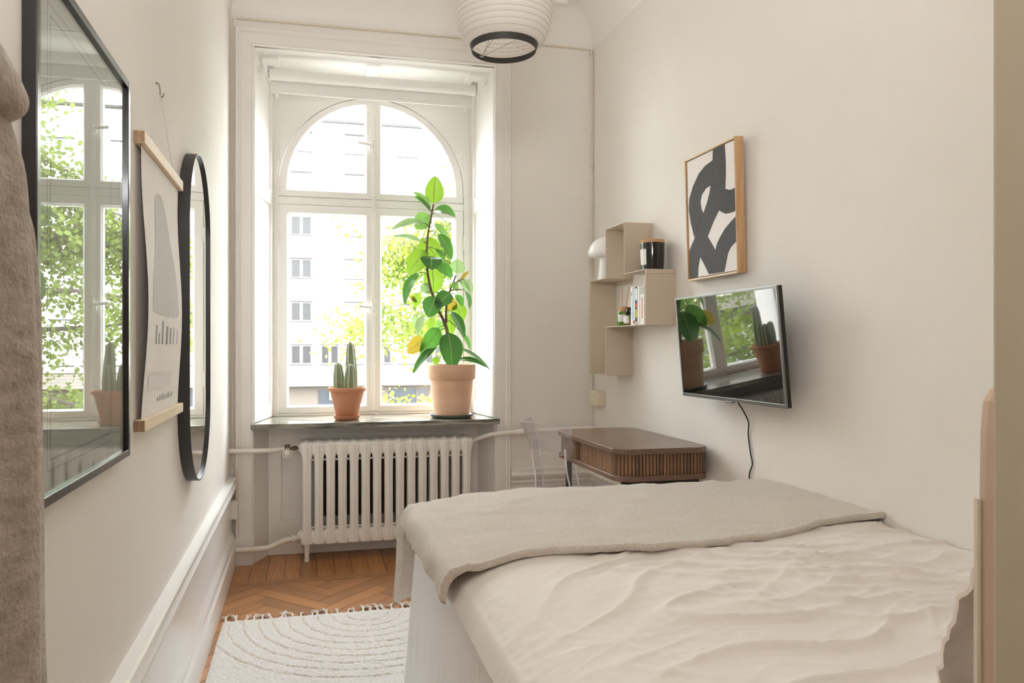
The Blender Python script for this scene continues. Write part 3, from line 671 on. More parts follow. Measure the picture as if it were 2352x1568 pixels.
# throw blanket
def throw(off):
    nu, nv = 190, 130
    U = np.linspace(0, 1, nu + 1); V = np.linspace(0, 1, nv + 1); uu, vv = np.meshgrid(U, V, indexing='ij')
    # s: distance from wall leftwards, t: distance from near edge to the foot
    xw = 1.722 - uu * 1.435                       # arc coordinate; left of .355 it hangs
    near = 1.80 + .03 * np.sin(xw * 5.2) + .13 * sstep(1.2, 1.72, xw) - .04 * sstep(.60, .34, xw)
    far = 2.90
    yw = near + vv * (far - near)
    a = np.clip(.40 - xw, 0, 9)                  # left overhang
    b = np.clip(yw - 2.53, 0, 9)                 # foot overhang
    hang = .82 + .25 * vv                        # slight variation of the hem
    Rr = .055
    def fall(d):
        ang = np.clip(d / Rr, 0, PI / 2); rest = np.clip(d - Rr * PI / 2, 0, 9)
        return Rr * np.sin(ang) + rest * .10, Rr * (1 - np.cos(ang)) + rest * .985
    ox, dz1 = fall(a); oy, dz2 = fall(b)
    both = np.sqrt(np.clip(a, 0, 1) * np.clip(b, 0, 1))
    X = np.minimum(xw, 9); X = np.where(a > 0, .40 - ox, xw) - both * .10
    Y = np.where(b > 0, 2.53 + oy, yw) + both * .08
    top = duvet_top(np.clip(X, .42, 1.72), np.clip(yw, .7, 2.5)); top = .3 * top + .7 * .668
    top = top - .012 * sstep(.62, .40, X) 
    Z = top - np.maximum(dz1, dz2) - .35 * np.minimum(dz1, dz2) + .004 + off
    Z = Z + .006 * pn(X * 4, Y * 9, 31) * (a <= 0) + .003 * pn(X * 14, Y * 14, 32)
    X = X + (.012 * pn(Y * 6, Z * 5, 33) - off * .9) * (a > .03)
    Y = Y + (.012 * pn(X * 6, Z * 5, 34) + off * .9) * (b > .03)
    # wool relief
    Z = Z + .0012 * pn(X * 160, Y * 160, 35)
    return X, Y, Z
g = G(); T = throw(.021); Bm = throw(.002)
n, m = T[0].shape; idx = [i * m for i in range(n)] + [(n - 1) * m + j for j in range(1, m)] + [i * m + m - 1 for i in range(n - 2, -1, -1)] + [j for j in range(m - 2, 0, -1)]
gt, gb = npgrid(*T), npgrid(*Bm)
g.add(gt.V, gt.F); g.add(gb.V, gb.F)
o2 = len(gt.V)
tv, bv_ = [Vector(gt.V[i]) for i in idx], [Vector(gb.V[i]) for i in idx]
ctr = Vector((1.0, 2.2, .68)); mid = []
for p, q in zip(tv, bv_):
    c = (p + q) / 2; dd = (c - ctr); dd.normalize(); mid.append(c + dd * .006)
g.rings([tv, mid, bv_], True, False)
thr = single('throw_blanket', g, 'wool_throw', (1.04, 2.2, .68), 'thick oatmeal wool throw folded across the foot of the bed', 'blanket', smooth=180)
# loose wool fibres standing off the throw
random.seed(5); fz = G(); TX, TY, TZ = T
for k in range(42000):
    i, j = random.randrange(n - 1), random.randrange(m - 1)
    p = Vector((TX[i, j], TY[i, j], TZ[i, j])); q = Vector((TX[i + 1, j], TY[i + 1, j], TZ[i + 1, j])); r = Vector((TX[i, j + 1], TY[i, j + 1], TZ[i, j + 1]))
    nn = (r - p).cross(q - p).normalized(); u_, v_ = random.random(), random.random(); p = p + (q - p) * u_ + (r - p) * v_ - nn * .001
    d = (nn + Vector((random.uniform(-1, 1), random.uniform(-1, 1), random.uniform(-1, 1))) * .9).normalized() * random.uniform(.003, .0065); s_ = d.orthogonal().normalized() * .00045
    fz.add([p + s_, p - s_, p + d], [(0, 1, 2)])
o = obj('wool_fuzz', mesh_of('wool_fuzz', fz, 'wool_throw', (1.04, 2.2, .68), recalc=False), (0, 0, 0), thr); o['kind'] = 'stuff'
# pillows
def pillow(name, mats, label, centre, size, thick, tilt, yaw, flange=0.0, seed=1, roll=0.0):
    nu = 44; W, H = size; g = G(); rings_v = []
    def f(sign):
        vs = []
        for i in range(nu + 1):
            for j in range(nu + 1):
                a, b = i / nu * 2 - 1, j / nu * 2 - 1
                x, z = a * W / 2, b * H / 2
                ai, bi = min(1, abs(a) * (W / 2) / (W / 2 - flange)), min(1, abs(b) * (H / 2) / (H / 2 - flange))
                k = ((1 - ai ** 2.6) * (1 - bi ** 2.6)) ** .45
                y = sign * (thick / 2 * k + .003)
                wv = .010 * float(pn(a * 5 + seed, b * 5, seed)) + (.006 * float(pn(a * 8, b * 8, seed + 2)) if (ai > .97 or bi > .97) else .005 * float(pn(a * 9, b * 9, seed + 3)))
                vs.append((x * (1 - .03 * b * b), y + wv, z * (1 - .03 * a * a)))
        return vs
    fs = [(i * (nu + 1) + j, (i + 1) * (nu + 1) + j, (i + 1) * (nu + 1) + j + 1, i * (nu + 1) + j + 1) for i in range(nu) for j in range(nu)]
    A, B = f(1), f(-1); n = nu + 1
    g.add(A, fs); g.add(B, [q[::-1] for q in fs])
    idx = [i * n for i in range(n)] + [(n - 1) * n + j for j in range(1, n)] + [i * n + n - 1 for i in range(n - 2, -1, -1)] + [j for j in range(n - 2, 0, -1)]
    g.rings([[A[i] for i in idx], [B[i] for i in idx]], True, False)
    m = Matrix.Translation(centre) @ Matrix.Rotation(yaw, 4, 'Z') @ Matrix.Rotation(tilt, 4, 'X') @ Matrix.Rotation(roll, 4, 'Y')
    g.xform(m)
    return single(name, g, mats, centre, label, 'pillow', smooth=180)
pillow('pillow', 'taupe_linen', 'taupe linen pillow propped against the headboard', (1.09, .665, .83), (.70, .46), .10, math.radians(16), math.radians(-2), .0, 3, math.radians(-6))
pillow('pillow', 'pillow_linen', 'pale pillow with wide flange edge leaning in front of the taupe pillow', (1.20, .765, .89), (.74, .48), .09, math.radians(36), math.radians(-3), .04, 7, math.radians(-18))

# ================================================================== PENDANT LANTERN
LX, LY = 0.643, 2.40
t = Thing('pendant_lantern', (LX, LY, 2.165), 'white ribbed rice paper pendant lantern with black bottom ring', 'lamp')
pf = [(.1125, 2.196), (.1215, 2.203), (.134, 2.213), (.144, 2.231), (.152, 2.253), (.158, 2.28), (.1615, 2.31), (.1625, 2.345), (.1625, 2.40), (.1625, 2.46), (.161, 2.50), (.157, 2.54), (.150, 2.575), (.138, 2.608), (.12, 2.632), (.10, 2.645)]
def prof_at(z):
    for (r0, z0), (r1, z1) in zip(pf, pf[1:]):
        if z0 <= z <= z1: return r0 + (r1 - r0) * (z - z0) / (z1 - z0)
    return pf[-1][0]
fine = []; z = 2.196; ribs = []
k = 0
while z < 2.644:
    fine.append((prof_at(z) + (0.0016 if k % 4 == 2 else 0.0008 if k % 2 else -0.0006), z))
    if k % 4 == 0 and k: ribs.append(z)
    z += .0043; k += 1
def shade():
    n = 64; R = []
    for r, z in fine: R.append([(LX + (r + .0006 * math.sin(31 * a + z * 300)) * math.cos(a), LY + (r + .0006 * math.sin(31 * a + z * 300)) * math.sin(a), z) for a in [2 * PI * i / n for i in range(n)]])
    return G().rings(R, True, False)
t.part('shade', shade(), 'rice_paper', smooth=180)
for z in ribs: t.part('rib', G().tube([(LX + prof_at(z) * math.cos(a), LY + prof_at(z) * math.sin(a), z) for a in [2 * PI * i / 48 for i in range(49)]], .0008, 5, False), 'lamp_wire', smooth=60)
g = G()
g.lathe([(.1050, 2.177), (.1065, 2.177), (.1135, 2.199), (.112, 2.199), (.1050, 2.177)], (LX, LY, 0), 64, False)
t.part('bottom_ring', g, 'black_paper', smooth=40, label='black paper band around the bottom opening')
t.part('top_ring', G().lathe([(.098, 2.642), (.101, 2.642), (.101, 2.662), (.098, 2.662), (.098, 2.642)], (LX, LY, 0), 48, False), 'black_paper', smooth=40)
fr = [(LX - .055, LY + .088, 2.188), (LX - .05, LY - .095, 2.192), (LX + .040, LY - .100, 2.192)]
g = G().tube([fr[0], (LX - .03, LY + .09, 2.24), (LX - .03, LY + .08, 2.64)], .0011, 5).tube([fr[0], fr[1]], .0011, 5).tube([fr[0], fr[2]], .0011, 5).tube([fr[2], (LX + .03, LY + .02, 2.65)], .0011, 5)
g.box(fr[0][0] - .006, fr[0][0] + .006, fr[0][1] - .003, fr[0][1] + .001, 2.186, 2.19)
t.part('wire_frame', g, 'lamp_wire')
t.part('cord', G().tube([(LX, LY, 2.60), (LX, LY, ZC - .03)], .003, 8), 'white_plastic', smooth=50)
t.part('lamp_holder', G().lathe([(.001, 2.55), (.018, 2.552), (.018, 2.60), (.006, 2.61)], (LX, LY, 0), 16), 'white_plastic', smooth=40)
t.part('bulb', G().lathe([(.001, 2.455), (.016, 2.46), (.026, 2.475), (.03, 2.495), (.024, 2.52), (.014, 2.54), (.013, 2.552)], (LX, LY, 0), 20), 'opal_glass', smooth=60)
t.part('ceiling_cup', G().lathe([(.045, ZC - .001), (.045, ZC - .015), (.03, ZC - .035), (.004, ZC - .04)], (LX, LY, 0), 24), 'white_plastic', smooth=40)

# ================================================================== LEFT WALL: poster, scroll, mirror, coat
t = Thing('framed_poster', (-.39, 1.5, .955), 'large black framed poster with reflecting glass on the left wall', 'poster')
y0, y1, z0, z1 = 1.205, 1.801, .957, 1.786
fw = .016
for nm, a in (('frame_side', (y0, y0 + fw, z0, z1)), ('frame_side', (y1 - fw, y1, z0, z1)), ('frame_rail', (y0 + fw, y1 - fw, z0, z0 + fw)), ('frame_rail', (y0 + fw, y1 - fw, z1 - fw, z1))):
    t.part(nm, G().box(-.399, -.3785, *a), 'black_frame', bv=.0015)
pr = t.part('print', G().box(-.3965, -.390, y0 + .003, y1 - .003, z0 + .003, z1 - .003), 'print_paper')
g = G()
def line_rect(ya, yb, za, zb, w):
    g.box(-.39, -.3897, ya, yb, za, za + w); g.box(-.39, -.3897, ya, yb, zb - w, zb); g.box(-.39, -.3897, ya, ya + w, za, zb); g.box(-.39, -.3897, yb - w, yb, za, zb)
line_rect(1.30, 1.672, 1.02, 1.722, .003); line_rect(1.285, 1.687, 1.004, 1.738, .002)
t.part('printed_lines', g, 'ink_grey', parent=pr)
t.part('glass', G().box(-.3875, -.3855, y0 + fw * .7, y1 - fw * .7, z0 + fw * .7, z1 - fw * .7), 'picture_glass')

t = Thing('hanging_print', (-.39, 2.22, 1.0), 'paper wall print hanging between two oak bars on a string', 'poster')
tb = [(1.94, 2.51), (1.685, 1.716)]; 
def barpair(z0, z1):
    for x0_, x1_ in ((-.399, -.387), (-.386, -.374)):
        b = t.part('oak_bar', G().box(x0_, x1_, 1.935, 2.515, z0, z1), 'oak_pale', bv=.001)
        t.part('end_grain', G().box(x0_ + .0008, x1_ - .0008, 1.9343, 1.9352, z0 + .001, z1 - .001), 'oak_end', parent=b)
barpair(1.689, 1.719); barpair(.994, 1.022)
def paperx(v): return -.3865 + .013 * math.sin(PI * v) * (0.5 + math.sin(PI * v * 1.2 + .3)) * .8
def pp(u, v): return (paperx(v) + .002 * math.sin(u * 9 + 2) * math.sin(PI * v), 1.955 + .535 * u, 1.022 + (1.689 - 1.022) * v)
pa = t.part('paper', G().grid(pp, 16, 40), 'scroll_paper', smooth=180)
def onpaper(poly, lift=.0006, n=10):
    """printed shape: filled fan, given in u,v of the sheet"""
    g = G(); cu = sum(p[0] for p in poly) / len(poly); cv = sum(p[1] for p in poly) / len(poly)
    R = [[(lambda q: (q[0] + lift, q[1], q[2]))(pp(cu + (u - cu) * k / n, cv + (v - cv) * k / n)) for u, v in poly] for k in range(0, n + 1)]
    return g.rings(R, True, False)
bell = [(.12, .40), (.82, .395)] + [(.82, .50), (.78, .60), (.68, .70), (.62, .79), (.56, .85), (.48, .885), (.38, .88), (.32, .85), (.30, .78), (.27, .68), (.20, .58), (.14, .50)]
bell = [(p.x, p.y) for p in smooth_path([(u, v, 0) for u, v in bell + bell[:1]], 4)][:-1]
t.part('printed_shape', onpaper(bell), 'ink_soft', parent=pa, smooth=180)
for i, (u, h, wd) in enumerate(((.22, .075, .022), (.30, .045, .018), (.38, .095, .022), (.48, .075, .03), (.58, .07, .02), (.68, .075, .015), (.82, .07, .012))):
    t.part('printed_stroke', onpaper([(u, .275), (u + wd * 1.6, .275), (u + wd * 1.6, .275 + h), (u, .275 + h)], n=4), 'ink_grey', parent=pa)
t.part('printed_band', onpaper([(.10, .10), (.72, .10), (.72, .165), (.10, .165)], n=6), 'ink_pale', parent=pa)
for i in range(8):
    u = .36 + .058 * i
    t.part('printed_mark', onpaper([(u, .045), (u + .022, .045), (u + .022, .062 + .006 * (i % 3)), (u, .062 + .006 * (i % 2))], n=2), 'ink_grey', parent=pa)
ap = (-.386, 2.205, 1.892)
t.part('string', G().tube([(-.386, 2.04, 1.718), ap], .0011, 5).tube([(-.386, 2.405, 1.718), ap], .0011, 5), 'ink_soft')
t.part('hook', G().tube(smooth_path([(-.399, 2.215, 1.925), (-.392, 2.212, 1.922), (-.388, 2.208, 1.905), (-.387, 2.205, 1.890), (-.381, 2.206, 1.886), (-.379, 2.21, 1.897)], 4), .0016, 6).lathe([(.0035, 0), (.0035, .003)], (-.3995, 2.215, 1.925), 8), 'brass_dark', smooth=50)

t = Thing('oval_mirror', (-.39, 2.81, .72), 'tall pill-shaped mirror with deep black metal band frame', 'mirror')
MY, MR, MZ0, MZ1 = 2.845, .272, .722, 1.882
def stad(r, n=24):
    za, zb = MZ0 + MR, MZ1 - MR; pts = []
    for k in range(n + 1): a = PI * k / n; pts.append((MY + r * math.cos(a), zb + r * math.sin(a)))
    for k in range(n + 1): a = PI + PI * k / n; pts.append((MY + r * math.cos(a), za + r * math.sin(a)))
    return pts
def ringx(r, x): return [(x, y, z) for y, z in stad(r)]
t.part('frame', G().rings([ringx(MR, -.399), ringx(MR, -.362), ringx(MR - .004, -.362), ringx(MR - .004, -.372), ringx(MR - .004, -.399), ringx(MR, -.399)], True, False), 'charcoal_metal', smooth=30)
t.part('glass', G().prism(ringx(MR - .004, -.377), (.006, 0, 0)), 'mirror_glass')

# coat on the left, close to the camera
def coat():
    R = []; n = 72
    sil = [(1.50, .88), (1.44, .905), (1.40, .93), (1.34, .958), (1.25, .968), (1.12, .972), (1.0, .98), (.9, .985), (.8, .992), (.7, 1.0), (.6, 1.0), (.5, .995), (.42, .99)]
    for k in range(70):
        z = 1.50 + (.42 - 1.50) * k / 69
        for (za, ya), (zb, yb) in zip(sil, sil[1:]):
            if zb <= z <= za: yM = ya + (yb - ya) * (za - z) / (za - zb); break
        yM *= 1.085; ym = .60 + .10 * max(0, (z - 1.35) / .15); cy, ry = (yM + ym) / 2, (yM - ym) / 2
        rx = .042 if z < 1.40 else .042 * (1 - .35 * (z - 1.40) / .1)
        ring = []
        dn = (1.5 - z)
        for i in range(n):
            a = 2 * PI * i / n; c, s = math.cos(a), math.sin(a)
            f = 1 + .45 * min(1, dn * 3) * float(pn(a * 2.2 + 3, z * 1.3, 41)) * (1 if c > -.3 else .3)
            yy = cy + ry * math.copysign(abs(s) ** .75, s)
            xx = -.348 + rx * c * f + .010 * math.sin(yy * 60 + z * 2) * (c > 0) * min(1, dn * 4)
            ring.append((max(xx, -.398), yy + .006 * float(pn(z * 5, i * .05, 42)) * (1 if s > .5 else 0), z))
        R.append(ring)
    return G().rings(R)
t = Thing('wool_coat', (-.35, .8, .42), 'greyish brown woollen coat hanging at the left edge close to the camera', 'coat')
t.part('body', coat(), 'wool_coat', smooth=180)
def collar():
    R = []; n = 28
    path = smooth_path([(-.345, .70, 1.555), (-.338, .76, 1.538), (-.328, .82, 1.516), (-.322, .88, 1.495), (-.320, .915, 1.480), (-.321, .935, 1.473)], 6)
    for k, p in enumerate(path):
        tt = k / (len(path) - 1); h = .030 + .012 * math.sin(PI * min(1, tt * 1.1)); h = h if tt < .8 else h * max(.12, math.sqrt(max(0, 1 - ((tt - .8) / .2) ** 2)))
        th = .022 * (1 if tt < .85 else max(.2, math.sqrt(max(0, 1 - ((tt - .85) / .15) ** 2))))
        R.append([(p.x + th * math.cos(a), p.y + .012 * math.sin(a), p.z - .01 + h * math.sin(a) * .8) for a in [2 * PI * i / n for i in range(n)]])
    return G().rings(R)
t.part('collar', collar(), 'wool_coat', smooth=180)
# ================================================================== RIGHT WALL: shelf and what stands on it
ya, yb_, yc, yd = 3.974, 3.750, 3.513, 3.269         # upright positions, far to near
z_bot, z_mid, z_up, z_top = 1.046, 1.303, 1.564, 1.824
XF = 1.568; TH = .004
t = Thing('wall_shelf', (1.68, 3.62, z_bot), 'stepped beige metal wall shelf of offset open boxes in the corner', 'shelf')
def vert(y, z0, z1): t.part('upright_panel', G().box(XF, XR - .0005, y - TH / 2, y + TH / 2, z0, z1), 'shelf_metal', bv=.0008)
def hor(z, y0, y1): t.part('shelf_plate', G().box(XF, XR - .0005, y0, y1, z - TH / 2, z + TH / 2), 'shelf_metal', bv=.0008)
vert(ya, z_bot - .002, z_up + .002); vert(yb_, z_bot - .002, z_mid - .002); vert(yb_, z_up + .002, z_top + .002); vert(yc, z_up + .002, z_top + .002); vert(yd, z_mid - .002, z_up + .002)
hor(z_bot, yb_ + TH / 2, ya - TH / 2); hor(z_mid, yd + TH / 2, yb_ + TH / 2); hor(z_up, yb_ - TH / 2, ya - TH / 2); hor(z_up, yd - TH / 2, yc + TH / 2); hor(z_top, yc + TH / 2, yb_ - TH / 2)
for y0_, y1_, z in ((yb_, ya, z_up - .013), (yd, yc, z_up - .013)): t.part('mounting_lip', G().box(1.720, 1.7245, y0_, y1_, z - .012, z + .011), 'shelf_metal')
lip = t.part('edge_lip', G().box(XF, 1.7235, yd - .0055, yd - .002, z_up - .018, z_up + .002), 'shelf_metal', bv=.001)
for x in (1.592, 1.70): t.part('rivet', G().tube([(x, yd - .0052, z_up - .008), (x, yd - .0064, z_up - .008)], .0035, 10), 'shelf_metal', parent=lip)
t = Thing('mushroom_lamp', (1.617, 3.86, z_up + .002), 'white opal glass mushroom table lamp on the upper left shelf', 'lamp')
zb = z_up + .002
t.part('stem', G().lathe([(.044, 0), (.045, .006), (.040, .04), (.036, .09), (.036, .115), (.042, .135), (.05, .145)], (1.617, 3.86, zb), 32), 'opal_glass', smooth=60)
t.part('shade', G().lathe([(.034, .118), (.06, .118), (.088, .126), (.099, .142), (.099, .156), (.090, .182), (.070, .210), (.042, .228), (.015, .236), (.0005, .237)], (1.617, 3.86, zb), 40), 'opal_glass', smooth=60)
t = Thing('candle_jar', (1.645, 3.352, z_up + .002), 'black glass jar candle with cork lid on top of the shelf box', 'candle')
t.part('jar', G().lathe([(.050, 0), (.053, .003), (.056, .06), (.058, .125), (.058, .133)], (1.645, 3.352, zb), 40), 'black_glass', smooth=40)
t.part('lid', G().lathe([(.057, .133), (.057, .147), (.055, .149), (.0005, .149)], (1.645, 3.352, zb), 40), 'cork', smooth=40)
g = G(); a0, a1 = math.radians(166), math.radians(214)
g.grid(lambda u, v: (1.645 + (.0555 + .004 * v) * math.cos(a0 + (a1 - a0) * u), 3.352 + (.0555 + .004 * v) * math.sin(a0 + (a1 - a0) * u), zb + .027 + .075 * v), 12, 2)
t.part('label', g, 'label_paper', smooth=60, label='white paper label')
# things on the middle shelf
zs = z_mid + .002
t = Thing('reed_diffuser', (1.612, 3.612, zs), 'green glass reed diffuser with cork stopper and two orange reeds', 'diffuser')
t.part('bottle', G().lathe([(.035, 0), (.037, .003), (.037, .066), (.034, .074), (.020, .078)], (1.612, 3.612, zs), 28), 'green_glass', smooth=40)
t.part('stopper', G().lathe([(.027, .075), (.027, .098), (.025, .10), (.001, .10)], (1.612, 3.612, zs), 24), 'cork', smooth=40)
a0, a1 = math.radians(196), math.radians(262)
t.part('label', G().grid(lambda u, v: (1.612 + .0376 * math.cos(a0 + (a1 - a0) * u), 3.612 + .0376 * math.sin(a0 + (a1 - a0) * u), zs + .022 + .036 * v), 10, 2), 'label_paper', smooth=60)
t.part('reed', G().tube([(1.606, 3.612, zs + .05), (1.597, 3.600, zs + .20)], .0016, 6), 'reed'); t.part('reed', G().tube([(1.612, 3.604, zs + .05), (1.592, 3.505, zs + .195)], .0022, 6), 'reed')
t = Thing('perfume_bottle', (1.600, 3.512, zs), 'small clear perfume bottle with black dome cap beside the diffuser', 'bottle')
t.part('glass', G().lathe([(.029, 0), (.031, .003), (.031, .050), (.028, .055), (.012, .057)], (1.600, 3.512, zs), 24), 'bottle_glass', smooth=40)
t.part('perfume', G().lathe([(.024, .006), (.026, .008), (.026, .034), (.001, .035)], (1.600, 3.512, zs), 20), 'amber_liquid', smooth=40)
t.part('cap', G().lathe([(.016, .056), (.022, .060), (.023, .068), (.020, .080), (.012, .089), (.0005, .092)], (1.600, 3.512, zs), 24), 'black_plastic', smooth=60)
a0, a1 = math.radians(165), math.radians(235)
t.part('label', G().grid(lambda u, v: (1.600 + .0316 * math.cos(a0 + (a1 - a0) * u), 3.512 + .0316 * math.sin(a0 + (a1 - a0) * u), zs + .012 + .036 * v), 8, 2), 'label_paper', smooth=60)
t = Thing('perfume_bottle', (1.665, 3.475, zs), 'amber bottle with dark cap half hidden behind the books', 'bottle')
t.part('glass', G().lathe([(.022, 0), (.024, .003), (.024, .05), (.010, .056)], (1.665, 3.475, zs), 20), 'amber_liquid', smooth=40)
t.part('cap', G().lathe([(.012, .056), (.013, .08), (.017, .085), (.013, .09), (.017, .10), (.012, .11), (.0005, .112)], (1.665, 3.475, zs), 20), 'black_plastic', smooth=60)
def text_geo(txt, size):
    cu = bpy.data.curves.new('lettering', 'FONT'); cu.body = txt; cu.size = size; cu.align_x = 'CENTER'; cu.align_y = 'CENTER'; cu.extrude = .00025; cu.resolution_u = 3
    o = bpy.data.objects.new('lettering', cu); COL.objects.link(o); dg = bpy.context.evaluated_depsgraph_get()
    me = bpy.data.meshes.new_from_object(o.evaluated_get(dg)); V = [tuple(v.co) for v in me.vertices]; F = [tuple(p.vertices) for p in me.polygons]
    bpy.data.objects.remove(o); bpy.data.meshes.remove(me); g = G(); g.add(V, F); return g
bx_ = 3.4530
def book(th, h, d, cover, label, xfr=1.578):
    global bx_
    y1_, y0_ = bx_, bx_ - th; bx_ -= th + .0008
    t = Thing('book', (1.65, (y0_ + y1_) / 2, zs), label, 'book', 'books on the middle shelf')
    g = G().box(xfr, xfr + .002, y0_, y1_, zs, zs + h); g.box(xfr + .002, xfr + d, y0_, y0_ + .002, zs, zs + h); g.box(xfr + .002, xfr + d, y1_ - .002, y1_, zs, zs + h)
    t.part('cover', g, cover); t.part('pages', G().box(xfr + .003, xfr + d - .004, y0_ + .002, y1_ - .002, zs + .003, zs + h - .003), 'page_paper')
    return t, y0_, y1_, h, xfr
def on_spine(t, name, y0_, y1_, z0, z1, m, xfr): t.part(name, G().box(xfr - .0004, xfr, y0_, y1_, z0, z1), m)
def spine_text(t, txt, size, yc_, zc_, m, xfr, sx=1.0):
    g = text_geo(txt, size)
    # text runs top to bottom along the spine, readable from -x
    g.xform(Matrix.Translation((xfr - .0004, yc_, zc_)) @ Matrix(((0, 0, 1, 0), (0, -1, 0, 0), (-1, 0, 0, 0), (0, 0, 0, 1))) @ Matrix.Diagonal((sx, 1, 1, 1)))
    t.part('lettering', g, m)
t, a, b, h, xf = book(.046, .186, .125, 'book_pale', 'pale blue book with large blue spine lettering')
spine_text(t, 'FACTFULNESS', .030, (a + b) / 2 - .002, zs + .105, 'print_blue', xf, .83)
on_spine(t, 'spine_mark', a + .002, a + .020, zs + .006, zs + .022, 'print_red', xf); on_spine(t, 'spine_mark', b - .012, b - .003, zs + .145, zs + .162, 'print_blue', xf)
t, a, b, h, xf = book(.030, .186, .12, 'book_dark', 'dark navy book with red and yellow blocks on its spine')
on_spine(t, 'spine_mark', a + .005, b - .005, zs + .12, zs + .178, 'print_white', xf); on_spine(t, 'spine_mark', a + .003, b - .003, zs + .085, zs + .105, 'print_red', xf); on_spine(t, 'spine_mark', a + .004, b - .004, zs + .035, zs + .075, 'print_yellow', xf); on_spine(t, 'spine_mark', a + .008, b - .008, zs + .004, zs + .014, 'print_white', xf)
t, a, b, h, xf = book(.017, .188, .12, 'book_white', 'slim plain white book between the navy and grey-blue books')
t, a, b, h, xf = book(.010, .187, .12, 'book_grey', 'very thin grey-green book')
t, a, b, h, xf = book(.044, .184, .13, 'book_cream', 'cream book with red lettering strip beside the shelf upright')
on_spine(t, 'spine_mark', a + .002, b - .002, zs + .145, zs + .182, 'book_grey', xf)
for k in range(13): on_spine(t, 'spine_mark', (a + b) / 2 - .007, (a + b) / 2 + .007, zs + .030 + k * .0078, zs + .030 + k * .0078 + .0052, 'print_red', xf)

# ================================================================== abstract canvas
t = Thing('framed_canvas', (1.70, 2.88, 1.49), 'abstract black brushstroke canvas in slim oak frame above the television', 'painting')
W, H = .405, .545; YC_, ZB = 2.876, 1.494
Mt = Matrix.Translation((1.722, YC_, ZB)) @ Matrix.Rotation(math.radians(-1.6), 4, 'Y')
# local: x towards the room is negative, y lateral (+y = left in view), z up
DEP = .040
def pbox(x0, x1, y0, y1, z0, z1): return G().box(x0, x1, y0, y1, z0, z1).xform(Mt)
for a in ((-W / 2, -W / 2 + .008, 0, H), (W / 2 - .008, W / 2, 0, H)): t.part('frame_side', pbox(-DEP, -.001, *a), 'oak', bv=.001)
for a in ((-W / 2 + .008, W / 2 - .008, 0, .008), (-W / 2 + .008, W / 2 - .008, H - .008, H)): t.part('frame_rail', pbox(-DEP, -.001, *a), 'oak_pale', bv=.001)
cv = t.part('canvas', pbox(-DEP + .006, -.006, -W / 2 + .012, W / 2 - .012, .012, H - .012), 'canvas_white', bv=.001)
CW, CH = W - .024, H - .024
def cpt(a, b, lift): return (-DEP + .006 - lift, CW / 2 - a * CW, .012 + b * CH)   # a: 0 left .. 1 right in view, b: 0 bottom .. 1 top
BRUSH = [
    [(0.576, 1.0), (0.817, 1.0), (0.829, 0.867), (0.825, 0.759), (0.804, 0.637), (0.743, 0.551), (0.667, 0.497), (0.545, 0.415), (0.424, 0.317), (0.327, 0.255), (0.251, 0.164), (0.205, 0.078), (0.189, 0.0), (0.0, 0.0), (0.007, 0.241), (0.122, 0.326), (0.234, 0.417), (0.344, 0.521), (0.431, 0.601), (0.488, 0.675), (0.531, 0.759), (0.555, 0.852)],
    [(0.571, 0.919), (0.408, 0.902), (0.264, 0.86), (0.123, 0.772), (0.036, 0.681), (0.018, 0.588), (0.056, 0.471), (0.128, 0.338), (0.234, 0.415), (0.344, 0.518), (0.306, 0.56), (0.286, 0.621), (0.322, 0.675), (0.417, 0.715), (0.522, 0.723), (0.554, 0.836)],
    [(0.42, 0.32), (0.504, 0.255), (0.586, 0.186), (0.432, 0.008), (0.334, 0.095), (0.251, 0.164), (0.327, 0.255)],
    [(0.805, 0.654), (0.873, 0.635), (0.919, 0.629), (1.0, 0.634), (0.997, 0.459), (0.928, 0.452), (0.806, 0.456), (0.729, 0.48), (0.671, 0.501), (0.743, 0.551)],
    [(0.998, 0.414), (0.896, 0.382), (0.78, 0.34), (0.678, 0.283), (0.615, 0.237), (0.582, 0.187), (0.493, 0.083), (0.432, 0.008), (0.602, 0.006), (0.745, 0.005), (0.784, 0.07), (0.827, 0.146), (0.895, 0.191), (1.0, 0.225)]]
for k, q in enumerate(BRUSH):
    lift = .0005 + .0003 * k; g = G(); n = len(q)
    g.add([cpt(a, b, lift) for a, b in q] + [cpt(a, b, 0) for a, b in q], [tuple(range(n))] + [(i, (i + 1) % n, n + (i + 1) % n, n + i) for i in range(n)])
    t.part('brush_stroke', g.xform(Mt), 'ink_charcoal', parent=cv)

# ================================================================== television
t = Thing('television', (1.62, 2.64, .98), 'flat black television on a wall arm reflecting the window', 'television')
TW, TH_ = .727, .428
Mt = Matrix.Translation((1.6195, 2.639, .984)) @ Matrix.Rotation(math.radians(-5.3), 4, 'Y')
def tb_(x0, x1, y0, y1, z0, z1): return G().box(x0, x1, y0, y1, z0, z1).xform(Mt)
hw = TW / 2
t.part('back_shell', tb_(.006, .022, -hw, hw, 0, TH_), 'black_plastic', bv=.003)
t.part('rear_housing', tb_(.022, .05, -hw * .62, hw * .62, .05, TH_ * .72), 'black_plastic', bv=.01)
bz = .009
t.part('screen', tb_(.001, .006, -hw + bz * .6, hw - bz * .6, .012, TH_ - bz * .6), 'tv_screen')
for a in ((-hw, hw, 0, .014), (-hw, hw, TH_ - bz, TH_), (-hw, -hw + bz, .014, TH_ - bz), (hw - bz, hw, .014, TH_ - bz)): t.part('bezel', tb_(-.0012, .006, *a), 'tv_bezel', bv=.0008)
t.part('logo_tab', tb_(-.001, .012, -.045 + .02, .005 + .02, -.007, .001), 'tv_bezel', bv=.002)
t.part('wall_arm', G().box(1.665, 1.72, 2.60, 2.68, 1.14, 1.20).box(1.712, 1.7245, 2.57, 2.71, 1.08, 1.26), 'black_metal', bv=.003)
